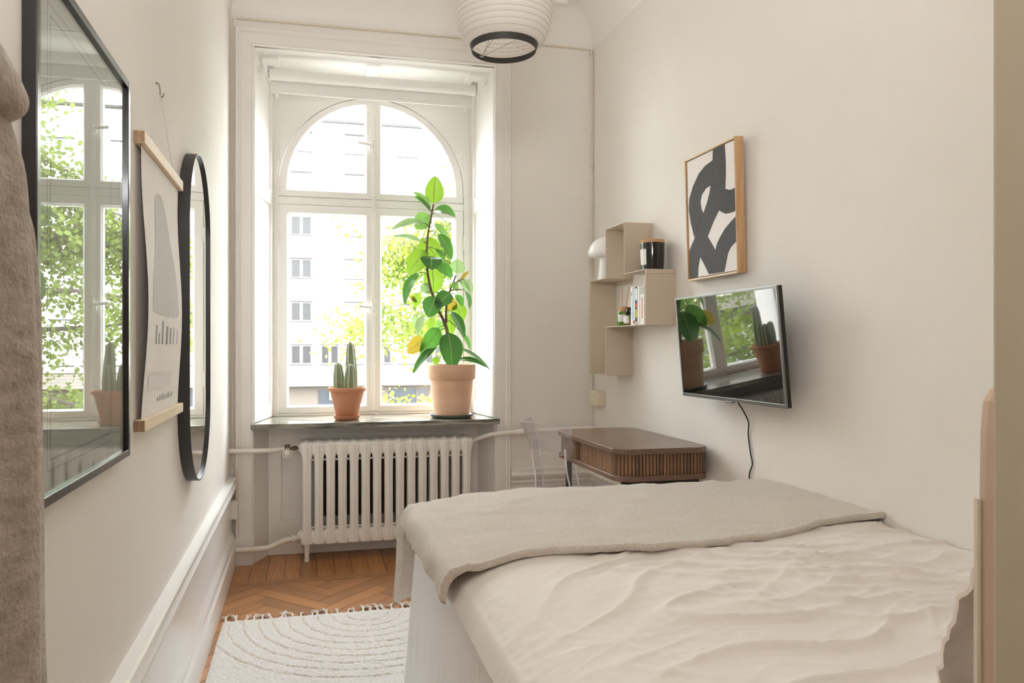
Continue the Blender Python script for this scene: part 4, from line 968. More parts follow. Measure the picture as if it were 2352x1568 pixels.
o = Thing('television_cable', (1.70, 2.66, .66), 'thin black power cable dangling from the television down the wall', 'cable')
o.part('cable', G().tube(smooth_path([(1.655, 2.655, 1.06), (1.665, 2.655, .99), (1.69, 2.655, .95), (1.712, 2.648, .90), (1.719, 2.660, .85), (1.719, 2.645, .78), (1.719, 2.632, .735), (1.719, 2.652, .69), (1.719, 2.652, .60), (1.7195, 2.66, .30)], 6), .0028, 7), 'black_plastic', smooth=60)

# ================================================================== desk
dx0, dx1, dy0, dy1 = 1.262, 1.702, 2.895, 3.705
t = Thing('desk', (1.48, 3.3, 0), 'dark walnut desk with rounded corners and slatted tambour sides', 'desk')
def slab(x0, x1, y0, y1, r, z0, z1): return G().prism([(x, y, z0) for x, y in rrect(x0, x1, y0, y1, r, 8)], (0, 0, z1 - z0))
t.part('top', slab(dx0, dx1, dy0, dy1, .075, .745, .770), 'walnut', bv=.004)
t.part('bottom_board', slab(dx0 + .004, dx1, dy0 + .004, dy1 - .004, .072, .632, .656), 'walnut', bv=.004)
t.part('carcass', slab(dx0 + .030, dx1 - .02, dy0 + .030, dy1 - .03, .05, .656, .745), 'floor_gap')
loop = rrect(dx0 + .022, dx1 - .012, dy0 + .022, dy1 - .022, .058, 12)
seg = []
for a, b in zip(loop, loop[1:] + loop[:1]): seg.append((Vector(a), Vector(b), (Vector(b) - Vector(a)).length))
tot = sum(s[2] for s in seg)
sw, pitch = .0128, .0158
slat = G().prism(rr := [(-.003, -sw / 2, -.0445), (-.0055, -sw / 2 + .003, -.0445), (-.0055, sw / 2 - .003, -.0445), (-.003, sw / 2, -.0445), (.004, sw / 2, -.0445), (.004, -sw / 2, -.0445)], (0, 0, .089))
sme = mesh_of('slat', slat, 'walnut_slat'); n = int(tot / pitch); dpos = 0
for k in range(n):
    dcur = tot * k / n; acc = 0
    for a, b, L in seg:
        if acc + L >= dcur and L > 1e-6: p = a.lerp(b, (dcur - acc) / L); tdir = (b - a).normalized(); break
        acc += L
    nrm = Vector((tdir.y, -tdir.x))
    if nrm.dot(p - Vector((1.48, 3.3))) < 0: nrm = -nrm
    if p.x > dx1 - .02 : continue                       # closed back against the wall
    if abs(p.x - (dx0 + .022)) < .002 and 3.385 < p.y < 3.425: continue
    o = obj('slat', sme, (p.x - 1.48, p.y - 3.3, .7005), t.o); o.rotation_euler.z = math.atan2(nrm.y, nrm.x) + PI
for y in (3.39, 3.418): t.part('door_pull', G().box(dx0 + .010, dx0 + .03, y - .006, y + .006, .656, .745), 'walnut_slat', bv=.002)
for x, y in ((dx0 + .06, dy0 + .06), (dx1 - .05, dy0 + .06), (dx0 + .06, dy1 - .06), (dx1 - .05, dy1 - .06)): t.part('leg', G().box(x - .0125, x + .0125, y - .0125, y + .0125, 0, .632), 'black_metal', bv=.001)
for y in (dy0 + .06, dy1 - .06): t.part('cross_bar', G().box(dx0 + .0725, dx1 - .0625, y - .0125, y + .0125, .607, .632), 'black_metal')

# ================================================================== clear chair
chx, chy = 1.242, 3.644
t = Thing('clear_chair', (chx, chy, 0), 'transparent acrylic chair pulled up to the walnut desk', 'chair')
fx = Vector((.986, .165, 0)); lx = Vector((-.165, .986, 0))     # facing, and sideways (towards the window)
def cw(f, l, z): p = Vector((chx, chy, 0)) + fx * f + lx * l; return (p.x, p.y, z)
def backpt(u, v, off):
    """u -1..1 near to far, v 0 bottom .. 1 top"""
    half = .19 + .008 * v; sag = .128 + .018 * v
    l = u * half; f = -sag * (1 - abs(u) ** 2.2) - .02 * v + .028 * (1 - v)
    zt = .822 - .0 * u; zbt = .662 + .012 * (1 - abs(u)) - .01 * max(0, u)
    fn = Vector((-1, u * .9, 0)).normalized()
    return cw(f + fn.x * off, l + fn.y * off, zbt + (zt - zbt) * v)
g = G(); nu, nv = 28, 6
A = [[backpt(-1 + 2 * i / nu, j / nv, 0) for j in range(nv + 1)] for i in range(nu + 1)]; B = [[backpt(-1 + 2 * i / nu, j / nv, .010) for j in range(nv + 1)] for i in range(nu + 1)]
g.rings(A, False, False); g.rings(B, False, False); g.mi = 1
def edge(pa, pb): g.rings([pa, pb], False, False)
edge([r[-1] for r in A], [r[-1] for r in B]); edge([r[0] for r in A], [r[0] for r in B]); edge(A[0], B[0]); edge(A[-1], B[-1])
t.part('backrest', g, ['acrylic', 'acrylic_edge'], smooth=40)
def strip(path, sdir, wd, th, nm):
    """tapering bar of rectangular section along a path"""
    g = G(); sd = Vector(sdir); R = []; P = smooth_path(path, 6)
    for k, p in enumerate(P):
        tg = (P[min(k + 1, len(P) - 1)] - P[max(k - 1, 0)]).normalized(); s = (sd - tg * sd.dot(tg)).normalized(); n = tg.cross(s)
        w_ = wd[0] + (wd[1] - wd[0]) * k / (len(P) - 1)
        R.append([p + s * w_ / 2 + n * th / 2, p - s * w_ / 2 + n * th / 2, p - s * w_ / 2 - n * th / 2, p + s * w_ / 2 - n * th / 2])
    for k in range(len(R) - 1):
        for i in range(4):
            g.mi = 1 if i in (1, 3) else 0
            g.add([R[k][i], R[k][(i + 1) % 4], R[k + 1][(i + 1) % 4], R[k + 1][i]], [(0, 1, 2, 3)])
    g.mi = 1; g.add(R[-1], [(0, 1, 2, 3)]); t.part(nm, g, ['acrylic', 'acrylic_edge'])
for s in (-1, 1):
    strip([cw(-.012, s * .184, .70), cw(-.006, s * .186, .60), cw(.012, s * .188, .47), cw(-.02, s * .19, .25), cw(-.05, s * .195, .0)], (fx + lx * (.15 if s < 0 else .1)), (.060, .046) if s < 0 else (.050, .042), .014, 'rear_leg')
    strip([cw(.36, s * .18, .44), cw(.375, s * .185, .22), cw(.385, s * .19, .0)], fx, (.05, .035), .014, 'front_leg')
g = G(); pts = [(cw(f, l, .44)) for f, l in rrect(-.01, .40, -.20, .20, .05, 6)]
n = len(pts); g.add(pts + [(p[0], p[1], .452) for p in pts], [tuple(range(n)), tuple(range(2 * n - 1, n - 1, -1))]); g.mi = 1
g.rings([pts, [(p[0], p[1], .452) for p in pts]], True, False); t.part('seat', g, ['acrylic', 'acrylic_edge'])
# ================================================================== PLANTS ON THE SILL
ZS = .7755
# cactus
cxp, cyp = .238, 4.40
single('plant_saucer', G().lathe([(.062, 0), (.067, .003), (.076, .021), (.077, .026), (.073, .026), (.066, .010), (.0005, .009)], (cxp, cyp, ZS), 40), 'terracotta', (cxp, cyp, ZS), 'terracotta saucer under the cactus pot', 'saucer', smooth=40)
zp = ZS + .0095
t = Thing('potted_cactus', (cxp, cyp, zp), 'three-stemmed cactus in a flared terracotta pot', 'potted plant')
t.part('pot', G().lathe([(.056, 0), (.060, .004), (.095, .150), (.097, .155), (.1075, .157), (.110, .163), (.110, .172), (.106, .178), (.099, .178), (.097, .168), (.092, .150), (.0005, .148)], (cxp, cyp, zp), 48), 'terracotta', smooth=35)
t.part('soil', G().lathe([(.0925, .149), (.08, .155), (.04, .158), (.0005, .157)], (cxp, cyp, zp), 24, False), 'soil', smooth=60)
def cactus(cx, cy, r, h, lean, nrib, seed):
    g = G(); z0 = zp + .15; R = []; N = nrib * 8; K = 26; sp = G()
    random.seed(seed)
    def cen(tt): return Vector((cx + lean[0] * tt, cy + lean[1] * tt, z0 + h * tt))
    def rad(tt): return r * (.80 + .20 * math.sin(PI * min(1, tt * 1.1 + .12))) * (math.sqrt(max(0.0, 1 - max(0, (tt - .78) / .22) ** 2.2)) if tt > .78 else 1) * (1 - .12 * tt)
    for k in range(K + 1):
        tt = k / K; c = cen(tt); rr = max(rad(tt), .0012)
        ring = []
        for i in range(N):
            a = 2 * PI * i / N; ph = (i % 8) / 8 * 2 * PI
            f = .80 + .20 * (.5 + .5 * math.cos(ph)) ** 1.6
            ring.append((c.x + rr * f * math.cos(a), c.y + rr * f * math.sin(a), c.z))
        R.append(ring)
    body = t.part('cactus_stem', g.rings(R), 'cactus_skin', smooth=60)
    rb = G()
    for q in range(nrib):
        a = 2 * PI * q / nrib; pth = []
        for k in range(K + 1):
            tt = k / K; c = cen(tt); rr = max(rad(tt), .0012) * 1.005; pth.append((c.x + rr * math.cos(a), c.y + rr * math.sin(a), c.z))
        rb.tube(pth, .0019, 5)
        m = int(h / .011)
        for k in range(m):
            tt = (k + .5) / m; c = cen(tt); rr = rad(tt); p = Vector((c.x + rr * math.cos(a), c.y + rr * math.sin(a), c.z))
            for s in range(4):
                d = Vector((math.cos(a) + random.uniform(-.9, .9), math.sin(a) + random.uniform(-.9, .9), random.uniform(-.6, .8))).normalized() * random.uniform(.003, .008)
                sd = d.orthogonal().normalized() * .0009
                sp.add([p + sd, p - sd, p + d], [(0, 1, 2)])
    t.part('rib_line', rb, 'cactus_rib', parent=body)
    t.part('spines', sp, 'cactus_spine', parent=body, kind='stuff', recalc=False)
cactus(cxp - .042, cyp + .006, .032, .170, (-.008, 0, 0), 6, 1)
cactus(cxp + .012, cyp - .030, .036, .163, (.006, -.004, 0), 7, 2)
cactus(cxp + .030, cyp + .030, .034, .290, (-.008, .004, 0), 6, 3)
# rubber plant
px_, py_ = .857, 4.405
single('plant_saucer', G().lathe([(.108, 0), (.118, .004), (.131, .018), (.132, .022), (.127, .022), (.116, .012), (.0005, .010)], (px_, py_, ZS), 48), 'stone_saucer', (px_, py_, ZS), 'dark grey stone saucer under the rubber plant pot', 'saucer', smooth=40)
zp = ZS + .0105
t = Thing('rubber_plant', (px_, py_, zp), 'tall rubber plant with large glossy leaves in a pale clay pot', 'potted plant')
t.part('pot', G().lathe([(.098, 0), (.103, .004), (.112, .06), (.121, .14), (.128, .208), (.1285, .215), (.137, .219), (.141, .226), (.144, .29), (.143, .303), (.139, .307), (.132, .306), (.129, .295), (.126, .28), (.0005, .278)], (px_, py_, zp), 56), 'terracotta_pale', smooth=35)
t.part('soil', G().lathe([(.127, .279), (.09, .284), (.0005, .286)], (px_, py_, zp), 28, False), 'soil', smooth=60)
KS = .000975
def pc(zx, zy, dy=0.0):                    # plant-plane coordinates: (right, up) units measured from the pot rim
    return Vector((px_ + (zx - 435) * KS, py_ + dy, zp + .305 + (1180 - zy) * KS))
def stem(pts, r0, r1):
    P = smooth_path([pc(*p) for p in pts], 5); t.part('stem', G().tube(P, [r0 + (r1 - r0) * k / (len(P) - 1) for k in range(len(P))], 8), 'bark_stem', smooth=60)
stem([(432, 1205), (420, 1080), (405, 970), (375, 890), (345, 840), (318, 760), (300, 700), (283, 600), (280, 480), (290, 370), (310, 265), (322, 200)], .012, .0045)
stem([(400, 925, .004), (405, 800, .008), (428, 722, .01), (465, 630, .012)], .009, .004)
stem([(432, 725, .01), (465, 718, 0), (492, 722, -.01)], .005, .003)
stem([(438, 690, .01), (478, 668, .0), (512, 650, -.01)], .0045, .003)
def leaf(base, tip, wd, mt, nrm=(0, -1, .15), bend=.10, fold=.10, pet=None, rib='leaf_rib', d0=0.0, d1=0.0):
    """base, tip in plant-plane units with depth offsets d0, d1 (metres, + away from the room)"""
    b, e = pc(*base, d0), pc(*tip, d1); L = (e - b).length; W = wd * KS * 1.08
    ux = (e - b).normalized(); N = Vector(nrm); N = (N - ux * N.dot(ux)).normalized(); uy = N.cross(ux)
    g = G(); nu, ss = 14, (-1, -.8, -.55, -.28, -.035, .035, .28, .55, .8, 1)
    R = []
    for i in range(nu + 1):
        u = i / nu; prof = (math.sin(PI * min(1, u ** .82)) ** .62) * (1 - .10 * u); prof = max(prof, .012) if 0 < i < nu else .01
        R.append([b + ux * (L * u) + uy * (s * W / 2 * prof) + N * (bend * L * math.sin(PI * u) + fold * W * (abs(s) ** 1.4) * prof + .006 * W / .1 * .1 * math.sin(u * 16 + 2 * s) * abs(s)) for s in ss])
    for k in range(nu):
        for j in range(len(ss) - 1):
            g.mi = 1 if j == 4 else 0
            g.add([R[k][j], R[k][j + 1], R[k + 1][j + 1], R[k + 1][j]], [(0, 1, 2, 3)])
    # weld
    o = t.part('leaf', g, [mt, rib], recalc=False)
    bm = bmesh.new(); bm.from_mesh(o.data); bmesh.ops.remove_doubles(bm, verts=bm.verts, dist=1e-6); bm.to_mesh(o.data); bm.free()
    o.data.polygons.foreach_set('use_smooth', [True] * len(o.data.polygons))
    if pet:
        p0 = pc(*pet); mid = (p0 + b) / 2 + Vector((0, 0, .006))
        t.part('petiole', G().tube(smooth_path([p0, mid, b], 4), [.0028] * 5 + [.002] * 4, 6), 'petiole', smooth=60, parent=o)
F, D, Lt, Li, Pa, Ye = 'ficus_leaf', 'ficus_leaf_dark', 'ficus_leaf_light', 'ficus_leaf_lime', 'ficus_leaf_pale', 'ficus_leaf_yellow'
UP = (0, -.35, 1)
leaf((322, 196), (331, 30), 114, Li, rib='leaf_rib_red', bend=-.04, d1=-.01)
leaf((302, 236), (194, 138), 66, Lt, (.5, -.9, .5), d1=-.03, pet=(312, 250))
leaf((306, 250), (194, 172), 72, F, (.25, -.8, .9), bend=.08, d1=-.05, pet=(314, 255))
leaf((326, 240), (455, 276), 92, F, (.05, -.8, .75), bend=.18, d1=-.02, pet=(316, 245))
leaf((300, 262), (216, 345), 104, Lt, (0, -1, .1), d0=.02, d1=.05, pet=(305, 270))
leaf((262, 318), (58, 374), 58, Pa, (.2, -.8, .75), bend=.14, d1=-.05, pet=(288, 335))
leaf((252, 432), (68, 414), 50, Pa, (.0, -.75, .7), bend=.07, d1=-.06, pet=(276, 442))
leaf((340, 258), (437, 378), 34, Pa, (.8, -.4, .6), bend=.12, d0=.02, d1=.05, pet=(316, 262))
leaf((330, 316), (414, 434), 66, Lt, (.5, -.8, .45), d0=.01, d1=.03, pet=(300, 320))
leaf((352, 384), (426, 544), 76, F, (.35, -1, .3), d0=-.02, d1=-.04, pet=(290, 365))
leaf((256, 405), (372, 545), 120, Li, (-.2, -1, .1), d0=.05, d1=.07, pet=(282, 420))
leaf((322, 590), (335, 745), 124, Li, (0, -1, .05), d0=.05, d1=.07, pet=(284, 560))
leaf((266, 486), (162, 632), 118, Li, (.1, -1, .2), d0=-.01, d1=-.02, pet=(280, 490), bend=.06)
leaf((300, 524), (292, 614), 128, D, (0, -.75, .75), d0=-.03, d1=-.10, bend=.14, fold=.06, pet=(282, 500))
leaf((332, 474), (402, 562), 46, F, (.5, -.8, .5), d1=.02, pet=(286, 466))
leaf((334, 572), (436, 648), 84, F, (.1, -.9, .5), d0=-.02, d1=-.03, pet=(284, 560))
leaf((470, 620), (473, 529), 98, Pa, (.05, -1, .1), d0=.01, d1=.015, bend=-.05)
leaf((226, 622), (138, 822), 70, D, (-.6, -.7, .5), bend=.16, d0=-.03, d1=-.06, pet=(280, 628))
leaf((252, 690), (300, 752), 58, Pa, (0, -1, .3), d0=.03, d1=.02, pet=(292, 690))
leaf((420, 742), (322, 838), 96, D, (.1, -.85, .5), d0=-.03, d1=-.07, bend=.10, pet=(318, 745))
leaf((325, 768), (278, 896), 116, D, (-.1, -.95, .3), d0=-.04, d1=-.07, bend=.10, pet=(320, 760))
leaf((515, 655), (556, 748), 52, Pa, (.3, -.9, .3), d0=-.01, d1=-.02, pet=(500, 660))
leaf((480, 664), (526, 728), 40, Lt, (.5, -.7, .4), d0=-.01, d1=.0, pet=(470, 672))
leaf((518, 728), (540, 838), 46, D, (.6, -.8, .2), d0=-.01, d1=-.03, pet=(494, 722))
leaf((460, 752), (508, 822), 52, F, (.3, -.9, .4), d0=.01, d1=.01, pet=(432, 745))
leaf((442, 672), (470, 730), 42, Lt, (-.2, -1, .2), d0=.0, d1=.0)
leaf((488, 655), (540, 604), 22, Ye, (.3, -.9, .2), d0=-.01, d1=-.01, rib='bud_red', pet=(480, 668))
leaf((470, 800), (510, 918), 96, Li, (0, -1, 0), d0=.05, d1=.06, pet=(408, 800))
leaf((428, 858), (505, 1018), 78, D, (.5, -.85, .4), d0=-.02, d1=-.04, bend=.08, pet=(404, 850))
leaf((430, 860), (448, 1000), 62, Li, (0, -1, 0), d0=.05, d1=.05, pet=(404, 870))
leaf((402, 782), (475, 835), 82, Ye, (0, -1, .1), d0=.04, d1=.05, pet=(404, 790))
leaf((495, 985), (550, 1090), 44, F, (.6, -.8, .3), d0=.01, d1=.0, pet=(410, 905))
leaf((406, 986), (414, 1208), 140, D, (.05, -.96, .28), d0=-.05, d1=-.12, bend=.07, fold=.07, pet=(404, 970))
leaf((352, 956), (238, 1122), 104, F, (.25, -1, .25), d0=-.01, d1=-.02, pet=(402, 945))
leaf((262, 1018), (160, 1112), 92, Ye, (.1, -1, .2), d0=.01, d1=.0, pet=(402, 955))
leaf((332, 1068), (183, 1232), 62, D, (-.5, -.7, .75), bend=.08, d0=-.03, d1=-.08, pet=(404, 985))
leaf((470, 1010), (480, 1170), 84, Li, (0, -1, 0), d0=.06, d1=.07, pet=(412, 1000))
leaf((475, 1077), (664, 1216), 46, D, (.35, -.6, .9), bend=.07, d0=-.02, d1=-.06, pet=(420, 1060))
leaf((462, 1150), (640, 1198), 46, D, (.1, -.7, .8), bend=.14, d0=-.03, d1=-.07, pet=(424, 1110))
leaf((262, 878), (222, 1004), 52, Pa, (-.6, -.8, .3), d0=.01, d1=.0, bend=.1, pet=(330, 850))
leaf((318, 890), (302, 962), 48, Li, (0, -1, 0), d0=.03, d1=.04, pet=(372, 890))
leaf((356, 905), (376, 985), 50, Lt, (0, -1, 0), d0=.03, d1=.04, pet=(385, 905))
leaf((215, 880), (212, 950), 36, Pa, (0, -1, .2), d0=.04, d1=.05, pet=(345, 845))
leaf((232, 740), (214, 830), 60, Li, (0, -1, 0), d0=.05, d1=.06, pet=(310, 740))
leaf((340, 1130), (338, 1186), 46, Li, (0, -1, 0), d0=.02, d1=.02)
leaf((176, 756), (228, 800), 26, Ye, (0, -1, 0), d0=.04, d1=.05)

# ================================================================== RUG
RX0, RX1, RY0, RY1 = -.345, .62, 1.75, 3.40
rug = Thing('rug', (.14, 2.6, 0), 'cream tufted rug with carved arcs and fringed end', 'rug')
nx, ny = 260, 400
xs = np.linspace(RX0, RX1, nx); ys = np.linspace(RY0, RY1, ny); XX, YY = np.meshgrid(xs, ys, indexing='ij')
rr = np.hypot(XX - .27, (YY - 3.36) * 1.0) + .006 * pn(XX * 14, YY * 14, 51); band = (rr / .062) % 1.0
gr = np.exp(-((band - .5) / .065) ** 2) * (rr > .09) * (rr < .70) * (YY < 3.35)
ex = np.minimum(np.minimum(XX - RX0, RX1 - XX), np.minimum(YY - RY0, RY1 - YY))
edge_ = np.clip(ex / .02, 0, 1)
Zr = .005 + edge_ ** .5 * (.011 + .0036 * pn(XX * 70, YY * 70, 52) + .0026 * pn(XX * 130, YY * 130, 53)) - .007 * gr * edge_
jx = .0025 * pn(YY * 9, XX * 0, 54); XX = XX + jx
g = npgrid(XX, YY, np.maximum(Zr, .002)); gm = gr.ravel(); m = ny
g.I = [1 if gm[f[0]] > .6 else 0 for f in g.F]
idx = [i * m for i in range(nx)] + [(nx - 1) * m + j for j in range(1, m)] + [i * m + m - 1 for i in range(nx - 2, -1, -1)] + [j for j in range(m - 2, 0, -1)]
g.rings([[g.V[i] for i in idx], [(g.V[i][0], g.V[i][1], .0006) for i in idx]], True, False)
rug.part('pile', g, ['rug_pile', 'rug_groove'], smooth=180)
random.seed(11); tm = []
for v in range(5):
    g = G()
    for k in range(9):
        x = random.uniform(-.008, .008); sp = random.uniform(-.016, .016); L = random.uniform(.045, .085)
        g.tube(smooth_path([(x, 0, .006), (x * .4, .018, .009), (x * .4 + sp * .4, L * .6, .008 + random.uniform(0, .012)), (x + sp, L, random.uniform(.002, .009))], 4), .0018, 5)
    g.tube([(0, .012, .0065), (0, .022, .0065)], .0055, 7)
    tm.append(mesh_of('tassel', g, 'rug_fringe', smooth=60))
x = RX0 + .012; k = 0
while x < RX1:
    o = obj('tassel', tm[k % 5], (x - .14, RY1 - .005 - 2.6, 0), rug.o); o.rotation_euler.z = random.uniform(-.5, .5); s = random.uniform(.8, 1.15); o.scale = (s, s, s)
    x += random.uniform(.026, .05); k += 1

# ================================================================== OUTSIDE
YFAC, ZG0 = 52.0, -3.0
single('street', G().box(-70, 70, 5.2, 60, ZG0 - .3, ZG0 - .15), 'asphalt', (0, 30, ZG0), kind='structure', label='street below the window')
single('pavement_far', G().box(-70, 70, 47, YFAC + .3, ZG0 - .15, ZG0), 'pavement', (0, 49, ZG0), kind='structure', label='pavement in front of the building opposite')
single('pavement_near', G().box(-70, 70, 5.2, 12, ZG0 - .15, ZG0), 'pavement', (0, 9, ZG0), kind='structure', label='pavement below the window')
bd = Thing('apartment_building', (2, YFAC, ZG0), 'pale rendered apartment building across the street seen through the window', 'building')
WW, WH, PX = 1.39, 1.30, 3.60
colx = [(-.92 + PX * k) for k in range(-7, 8)]; rowz = [0.0 - .02 + 2.92 * k for k in range(5)] + [14.38]
extra = [(colx[k] + 1.99, rowz[0]) for k in range(3, 12)]
g = G(); xe = [-34.0]; 
for c in colx: xe += [c, c + WW]
xe.append(36.0); ze = [-.48]
for r in rowz: ze += [r, r + WH]
ze.append(16.4)
ex_set = {(round(a, 2)) for a, b in extra}
for i in range(len(xe) - 1):
    for j in range(len(ze) - 1):
        if i % 2 == 1 and j % 2 == 1: continue
        if j == 1 and i % 2 == 0 and 0 < i < len(xe) - 2 and round(xe[i - 1] + 1.99, 2) in ex_set:
            a = xe[i - 1] + 1.99
            g.box(xe[i], a, YFAC, YFAC + .3, ze[j], ze[j + 1]); g.box(a + 1.2, xe[i + 1], YFAC, YFAC + .3, ze[j], ze[j + 1]); continue
        g.box(xe[i], xe[i + 1], YFAC, YFAC + .3, ze[j], ze[j + 1])
bd.part('wall', g, 'render_facade')
bd.part('eave', G().box(-34, 36, YFAC - .35, YFAC + .3, 16.4, 16.55), 'roof_metal')
bd.part('roof', G().prism([(-34, YFAC - .2, 16.55), (-34, YFAC + 7, 19.5), (-34, YFAC + 7, 16.55)], (70, 0, 0)), 'render_facade')
bd.part('chimney', G().box(6.2, 6.9, YFAC + .5, YFAC + 1.2, 16.6, 17.6), 'render_facade')
bd.part('antenna', G().tube([(5.6, YFAC + .8, 16.8), (5.6, YFAC + .8, 18.2)], .03, 5).tube([(5.0, YFAC + .8, 17.6), (6.2, YFAC + .8, 17.9)], .02, 5), 'roof_metal')
fg = G()
def win_geo(w_, h_):
    fr = G(); b = .07
    fr.box(0, w_, .16, .22, 0, b); fr.box(0, w_, .16, .22, h_ - b, h_); fr.box(0, b, .16, .22, b, h_ - b); fr.box(w_ - b, w_, .16, .22, b, h_ - b); fr.box(w_ * .5 - .09, w_ * .5 + .09, .15, .22, b, h_ - b)
    sl = G().box(-.06, w_ + .06, -.10, .16, -.07, 0); li = G().box(-.05, w_ + .05, -.06, .16, h_ - .02, h_ + .07)
    p = [G().box(b, w_ * .5 - .09, .185, .20, b, h_ - b), G().box(w_ * .5 + .09, w_ - b, .185, .20, b, h_ - b)]
    cu = G().box(b, w_ - b, .24, .28, 0, h_)
    return mesh_of('window', fr, 'facade_frame'), mesh_of('sill', sl, 'facade_sill'), mesh_of('lintel', li, 'facade_sill'), [mesh_of('pane', q, 'far_pane') for q in p], [mesh_of('pane', q, 'far_pane_pale') for q in p], mesh_of('lintel', li, 'render_facade')  # second pane set is the same shape in a pale colour
def far_window(x, z, ms, dark=True, faint=False):
    fr, sl, li, ps, pcs, lif = ms; ps = ps if dark else pcs; li = lif if faint else li; o = obj('window', fr, (x - 2, 0, z - ZG0), bd.o)
    for nm, me in (('sill', sl), ('lintel', li)): obj(nm, me, (0, 0, 0), o)
    for q in ps: obj('pane', q, (0, 0, 0), o)
m1, m2 = win_geo(WW, WH), win_geo(1.2, WH)
for c in colx:
    for r in rowz: far_window(c, r, m1, (abs(c + .92) < .1 and r < 9) or c < -10, c > 5)
for a, b in extra: far_window(a, b, m2)
# ground floor: ribbed canopy, shop windows, sign
g = G()
for k in range(5): g.prism([(-34, YFAC - .9 + .18 * k, -1.46 + .19 * k), (-34, YFAC - .72 + .18 * k, -1.46 + .19 * k + .16), (-34, YFAC - .70 + .18 * k, -1.46 + .19 * k + .22), (-34, YFAC - .70 + .18 * k, -1.46 + .19 * k)], (70, 0, 0))
bd.part('canopy', g, 'canopy_tile')
g = G(); g.box(-34, 36, YFAC - .05, YFAC + .3, -1.75, -.48); g.box(-34, 36, YFAC - .05, YFAC + .3, -3.0, -2.9)
k = 0; x = -22.9
shops = []
while x < 24: shops.append((x, x + 2.9)); x += 4.75
px0 = -34
for a, b in shops: g.box(px0, a, YFAC - .05, YFAC + .3, -2.9, -1.75); px0 = b
g.box(px0, 36, YFAC - .05, YFAC + .3, -2.9, -1.75)
bd.part('plinth', g, 'stone_base')
sp_ = mesh_of('shop_window', G().box(0, 2.9, .1, .14, 0, 1.15), 'shop_pane'); sf = mesh_of('shop_frame', G().box(2.0, 2.1, .04, .14, 0, 1.15).box(0, .08, .04, .14, 0, 1.15).box(2.82, 2.9, .04, .14, 0, 1.15), 'stone_base')
for a, b in shops:
    o = obj('shop_window', sp_, (a - 2, 0, -2.9 - ZG0), bd.o); obj('shop_frame', sf, (0, 0, 0), o)
sg = bd.part('sign', G().box(1.62, 2.15, YFAC - .16, YFAC - .08, -2.45, -1.85), 'sign_face')
g = text_geo('E', .5); g.xform(Matrix.Translation((1.80, YFAC - .165, -2.15)) @ Matrix.Rotation(PI / 2, 4, 'X')); bd.part('sign_letter', g, 'sign_ink', parent=sg)
# parked car on the near side of the street
def car(base, label):
    t = Thing('parked_car', base, label, 'car'); bx0, by0, bz0 = base
    side = [(-2.1, .35), (-2.15, .65), (-2.05, .85), (-1.2, .95), (-.65, 1.38), (.75, 1.42), (1.45, 1.0), (2.05, .88), (2.15, .6), (2.1, .35)]
    def at(x, y, z): return (bx0 + x, by0 + y, bz0 + z)
    R = []
    for y, s in ((-.85, .93), (-.8, 1), (.8, 1), (.85, .93)): R.append([at(x, y * (1 if z < .95 else .82), .35 + (z - .35) * s) for x, z in side])
    t.part('body', G().rings(R), 'car_paint', smooth=35)
    t.part('side_window', G().prism([at(x, -.72, z) for x, z in ((-1.0, .98), (-.58, 1.32), (.7, 1.35), (1.25, 1.0))], (0, -.02, 0)), 'car_glass')
    t.part('windscreen', G().prism([at(-1.16, -.58, .985), at(-.70, -.58, 1.345), at(-.70, .58, 1.345), at(-1.16, .58, .985)], (-.012, 0, .012)), 'car_glass')
    for x in (-1.35, 1.35):
        for y in (-.86, .66): t.part('wheel', G().tube([at(x, y, .32), at(x, y + .2, .32)], .32, 20), 'tyre', smooth=40)
car((9.0, 15.5, ZG0 - .15), 'white parked car under the tree outside the window')
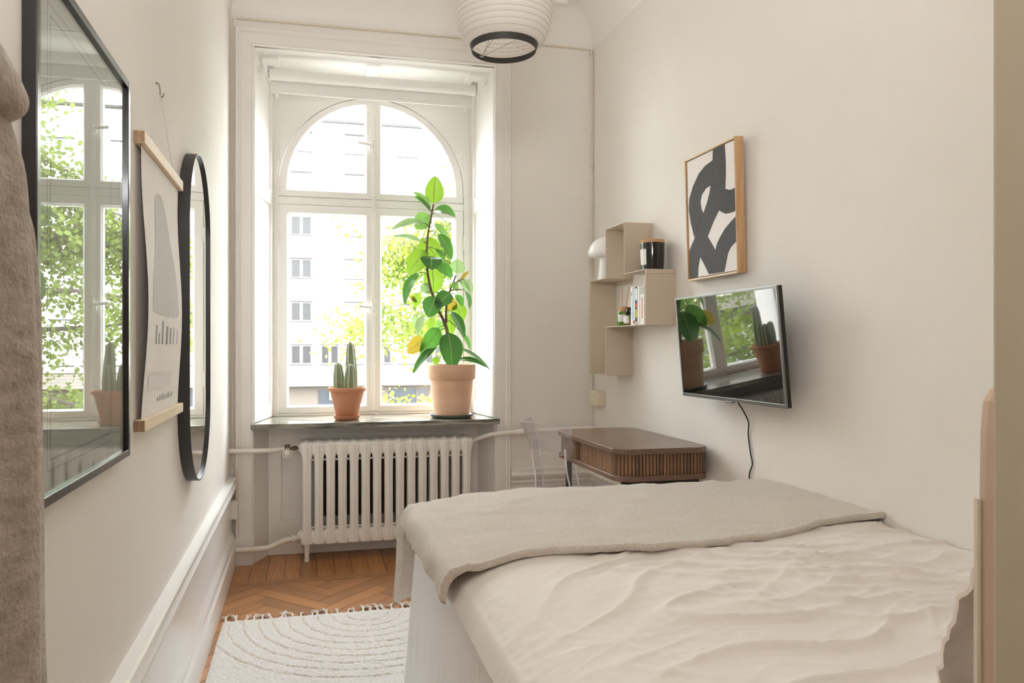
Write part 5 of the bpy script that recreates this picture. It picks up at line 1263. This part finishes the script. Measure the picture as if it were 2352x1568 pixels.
# trees
def tree(base, label, seed, crown, nleaf, branches):
    random.seed(seed); t = Thing('street_tree', base, label, 'tree'); B = Vector(base)
    hgt = crown[5]
    t.part('trunk', G().tube(smooth_path([B, B + Vector((.05, .1, 2.0)), B + Vector((.0, 0, 4.2)), B + Vector((.1, .1, hgt))], 5), [.22 - .011 * k for k in range(16)], 10), 'tree_bark', smooth=60)
    tips = []
    for (z0, ax, ay, az, L) in branches:
        p = B + Vector((0, 0, z0)); d = Vector((ax, ay, az)).normalized(); pts = [p]; rad_ = [.07]
        n = 9
        for k in range(n):
            d = (d + Vector((random.uniform(-.14, .14), random.uniform(-.14, .14), random.uniform(-.12, .07)))).normalized(); pts.append(pts[-1] + d * L / n); rad_.append(.07 * (1 - (k + 1) / n) + .008)
        br = t.part('branch', G().tube(pts, rad_, 6), 'tree_bark', smooth=60)
        tw = G()
        for k in range(2, n + 1):
            tips.append(pts[k])
            for s in range(3):
                q = pts[k]; dd = (d + Vector((random.uniform(-1, 1), random.uniform(-1, 1), random.uniform(-.9, .6)))).normalized(); P = [q]; l = random.uniform(.5, 1.1)
                for m in range(4): dd = (dd + Vector((random.uniform(-.3, .3), random.uniform(-.3, .3), random.uniform(-.35, .1)))).normalized(); P.append(P[-1] + dd * l / 4); tips.append(P[-1])
                tw.tube(P, [.012, .010, .008, .006, .004], 4)
        t.part('twigs', tw, 'tree_bark', parent=br, kind='stuff')
    V, Fc = [], []
    for k in range(nleaf):
        c = random.choice(tips) + Vector((random.gauss(0, .17), random.gauss(0, .17), random.gauss(-.06, .15)))
        s = random.uniform(.036, .068); ax = Vector((random.uniform(-1, 1), random.uniform(-1, 1), random.uniform(-1.2, .2))).normalized(); ay = ax.orthogonal().normalized()
        ay.rotate(Matrix.Rotation(random.uniform(0, 6.28), 3, ax)); nz = ax.cross(ay); o = len(V)
        V += [c, c + ax * s * .5 + ay * s * .75 + nz * s * .15, c + ax * s * 1.6, c + ax * s * .5 - ay * s * .75 + nz * s * .15, c + ax * s * 1.0 + ay * s * .62 + nz * s * .2, c + ax * s * 1.0 - ay * s * .62 + nz * s * .2]
        Fc += [(o, o + 1, o + 4, o + 2), (o, o + 2, o + 5, o + 3)]
    g = G(); g.add(V, Fc); t.part('foliage', g, 'maple_leaf', kind='stuff', recalc=False)
tree((5.8, 13.5, ZG0), 'leafy spring green tree outside the right half of the window', 21, (0, 0, 0, 0, 0, 8.2), 34000,
     [(3.2, -1, .1, .0, 4.6), (5.8, -1, .2, .12, 4.4), (6.4, -1, .1, .05, 4.0), (6.9, -1, -.1, .0, 3.7), (8.0, -.9, 0, .0, 3.0), (3.7, -1, -.25, .12, 5.0), (4.2, -1, .2, .2, 4.8), (4.9, -1, -.1, .22, 4.4), (5.6, -1, .15, .22, 3.9), (6.4, -.8, 0, .5, 2.4), (3.4, -.8, -.6, .0, 4.2), (3.0, -.9, .5, -.05, 4.4), (7, -.6, .2, .8, 2.4), (3.5, 1, .1, .2, 4), (4.5, 1, -.3, .3, 4), (5.5, .9, .2, .5, 3.6), (4, .3, -.9, .2, 3.4), (5, .2, .9, .3, 3.4), (6, .1, -.6, .7, 3), (7.4, .2, .2, 1, 2.6)])
tree((-7.0, 14.0, ZG0), 'second spring green tree left of the window, seen only in the television reflection', 22, (0, 0, 0, 0, 0, 8.2), 16000,
     [(3.0, 1, .1, .0, 3.4), (3.6, .9, -.3, .15, 3.8), (4.4, .9, .3, .25, 3.6), (5.2, .8, 0, .4, 3.6), (6.2, .7, .1, .6, 3.2), (3.2, -.9, .2, .05, 4), (4, -1, -.2, .2, 4), (5, -.8, .2, .4, 3.6), (3.5, .1, -.9, .1, 3.4), (4.6, 0, .9, .2, 3.4), (6, 0, -.5, .8, 3), (7.2, 0, .2, 1, 2.6)])
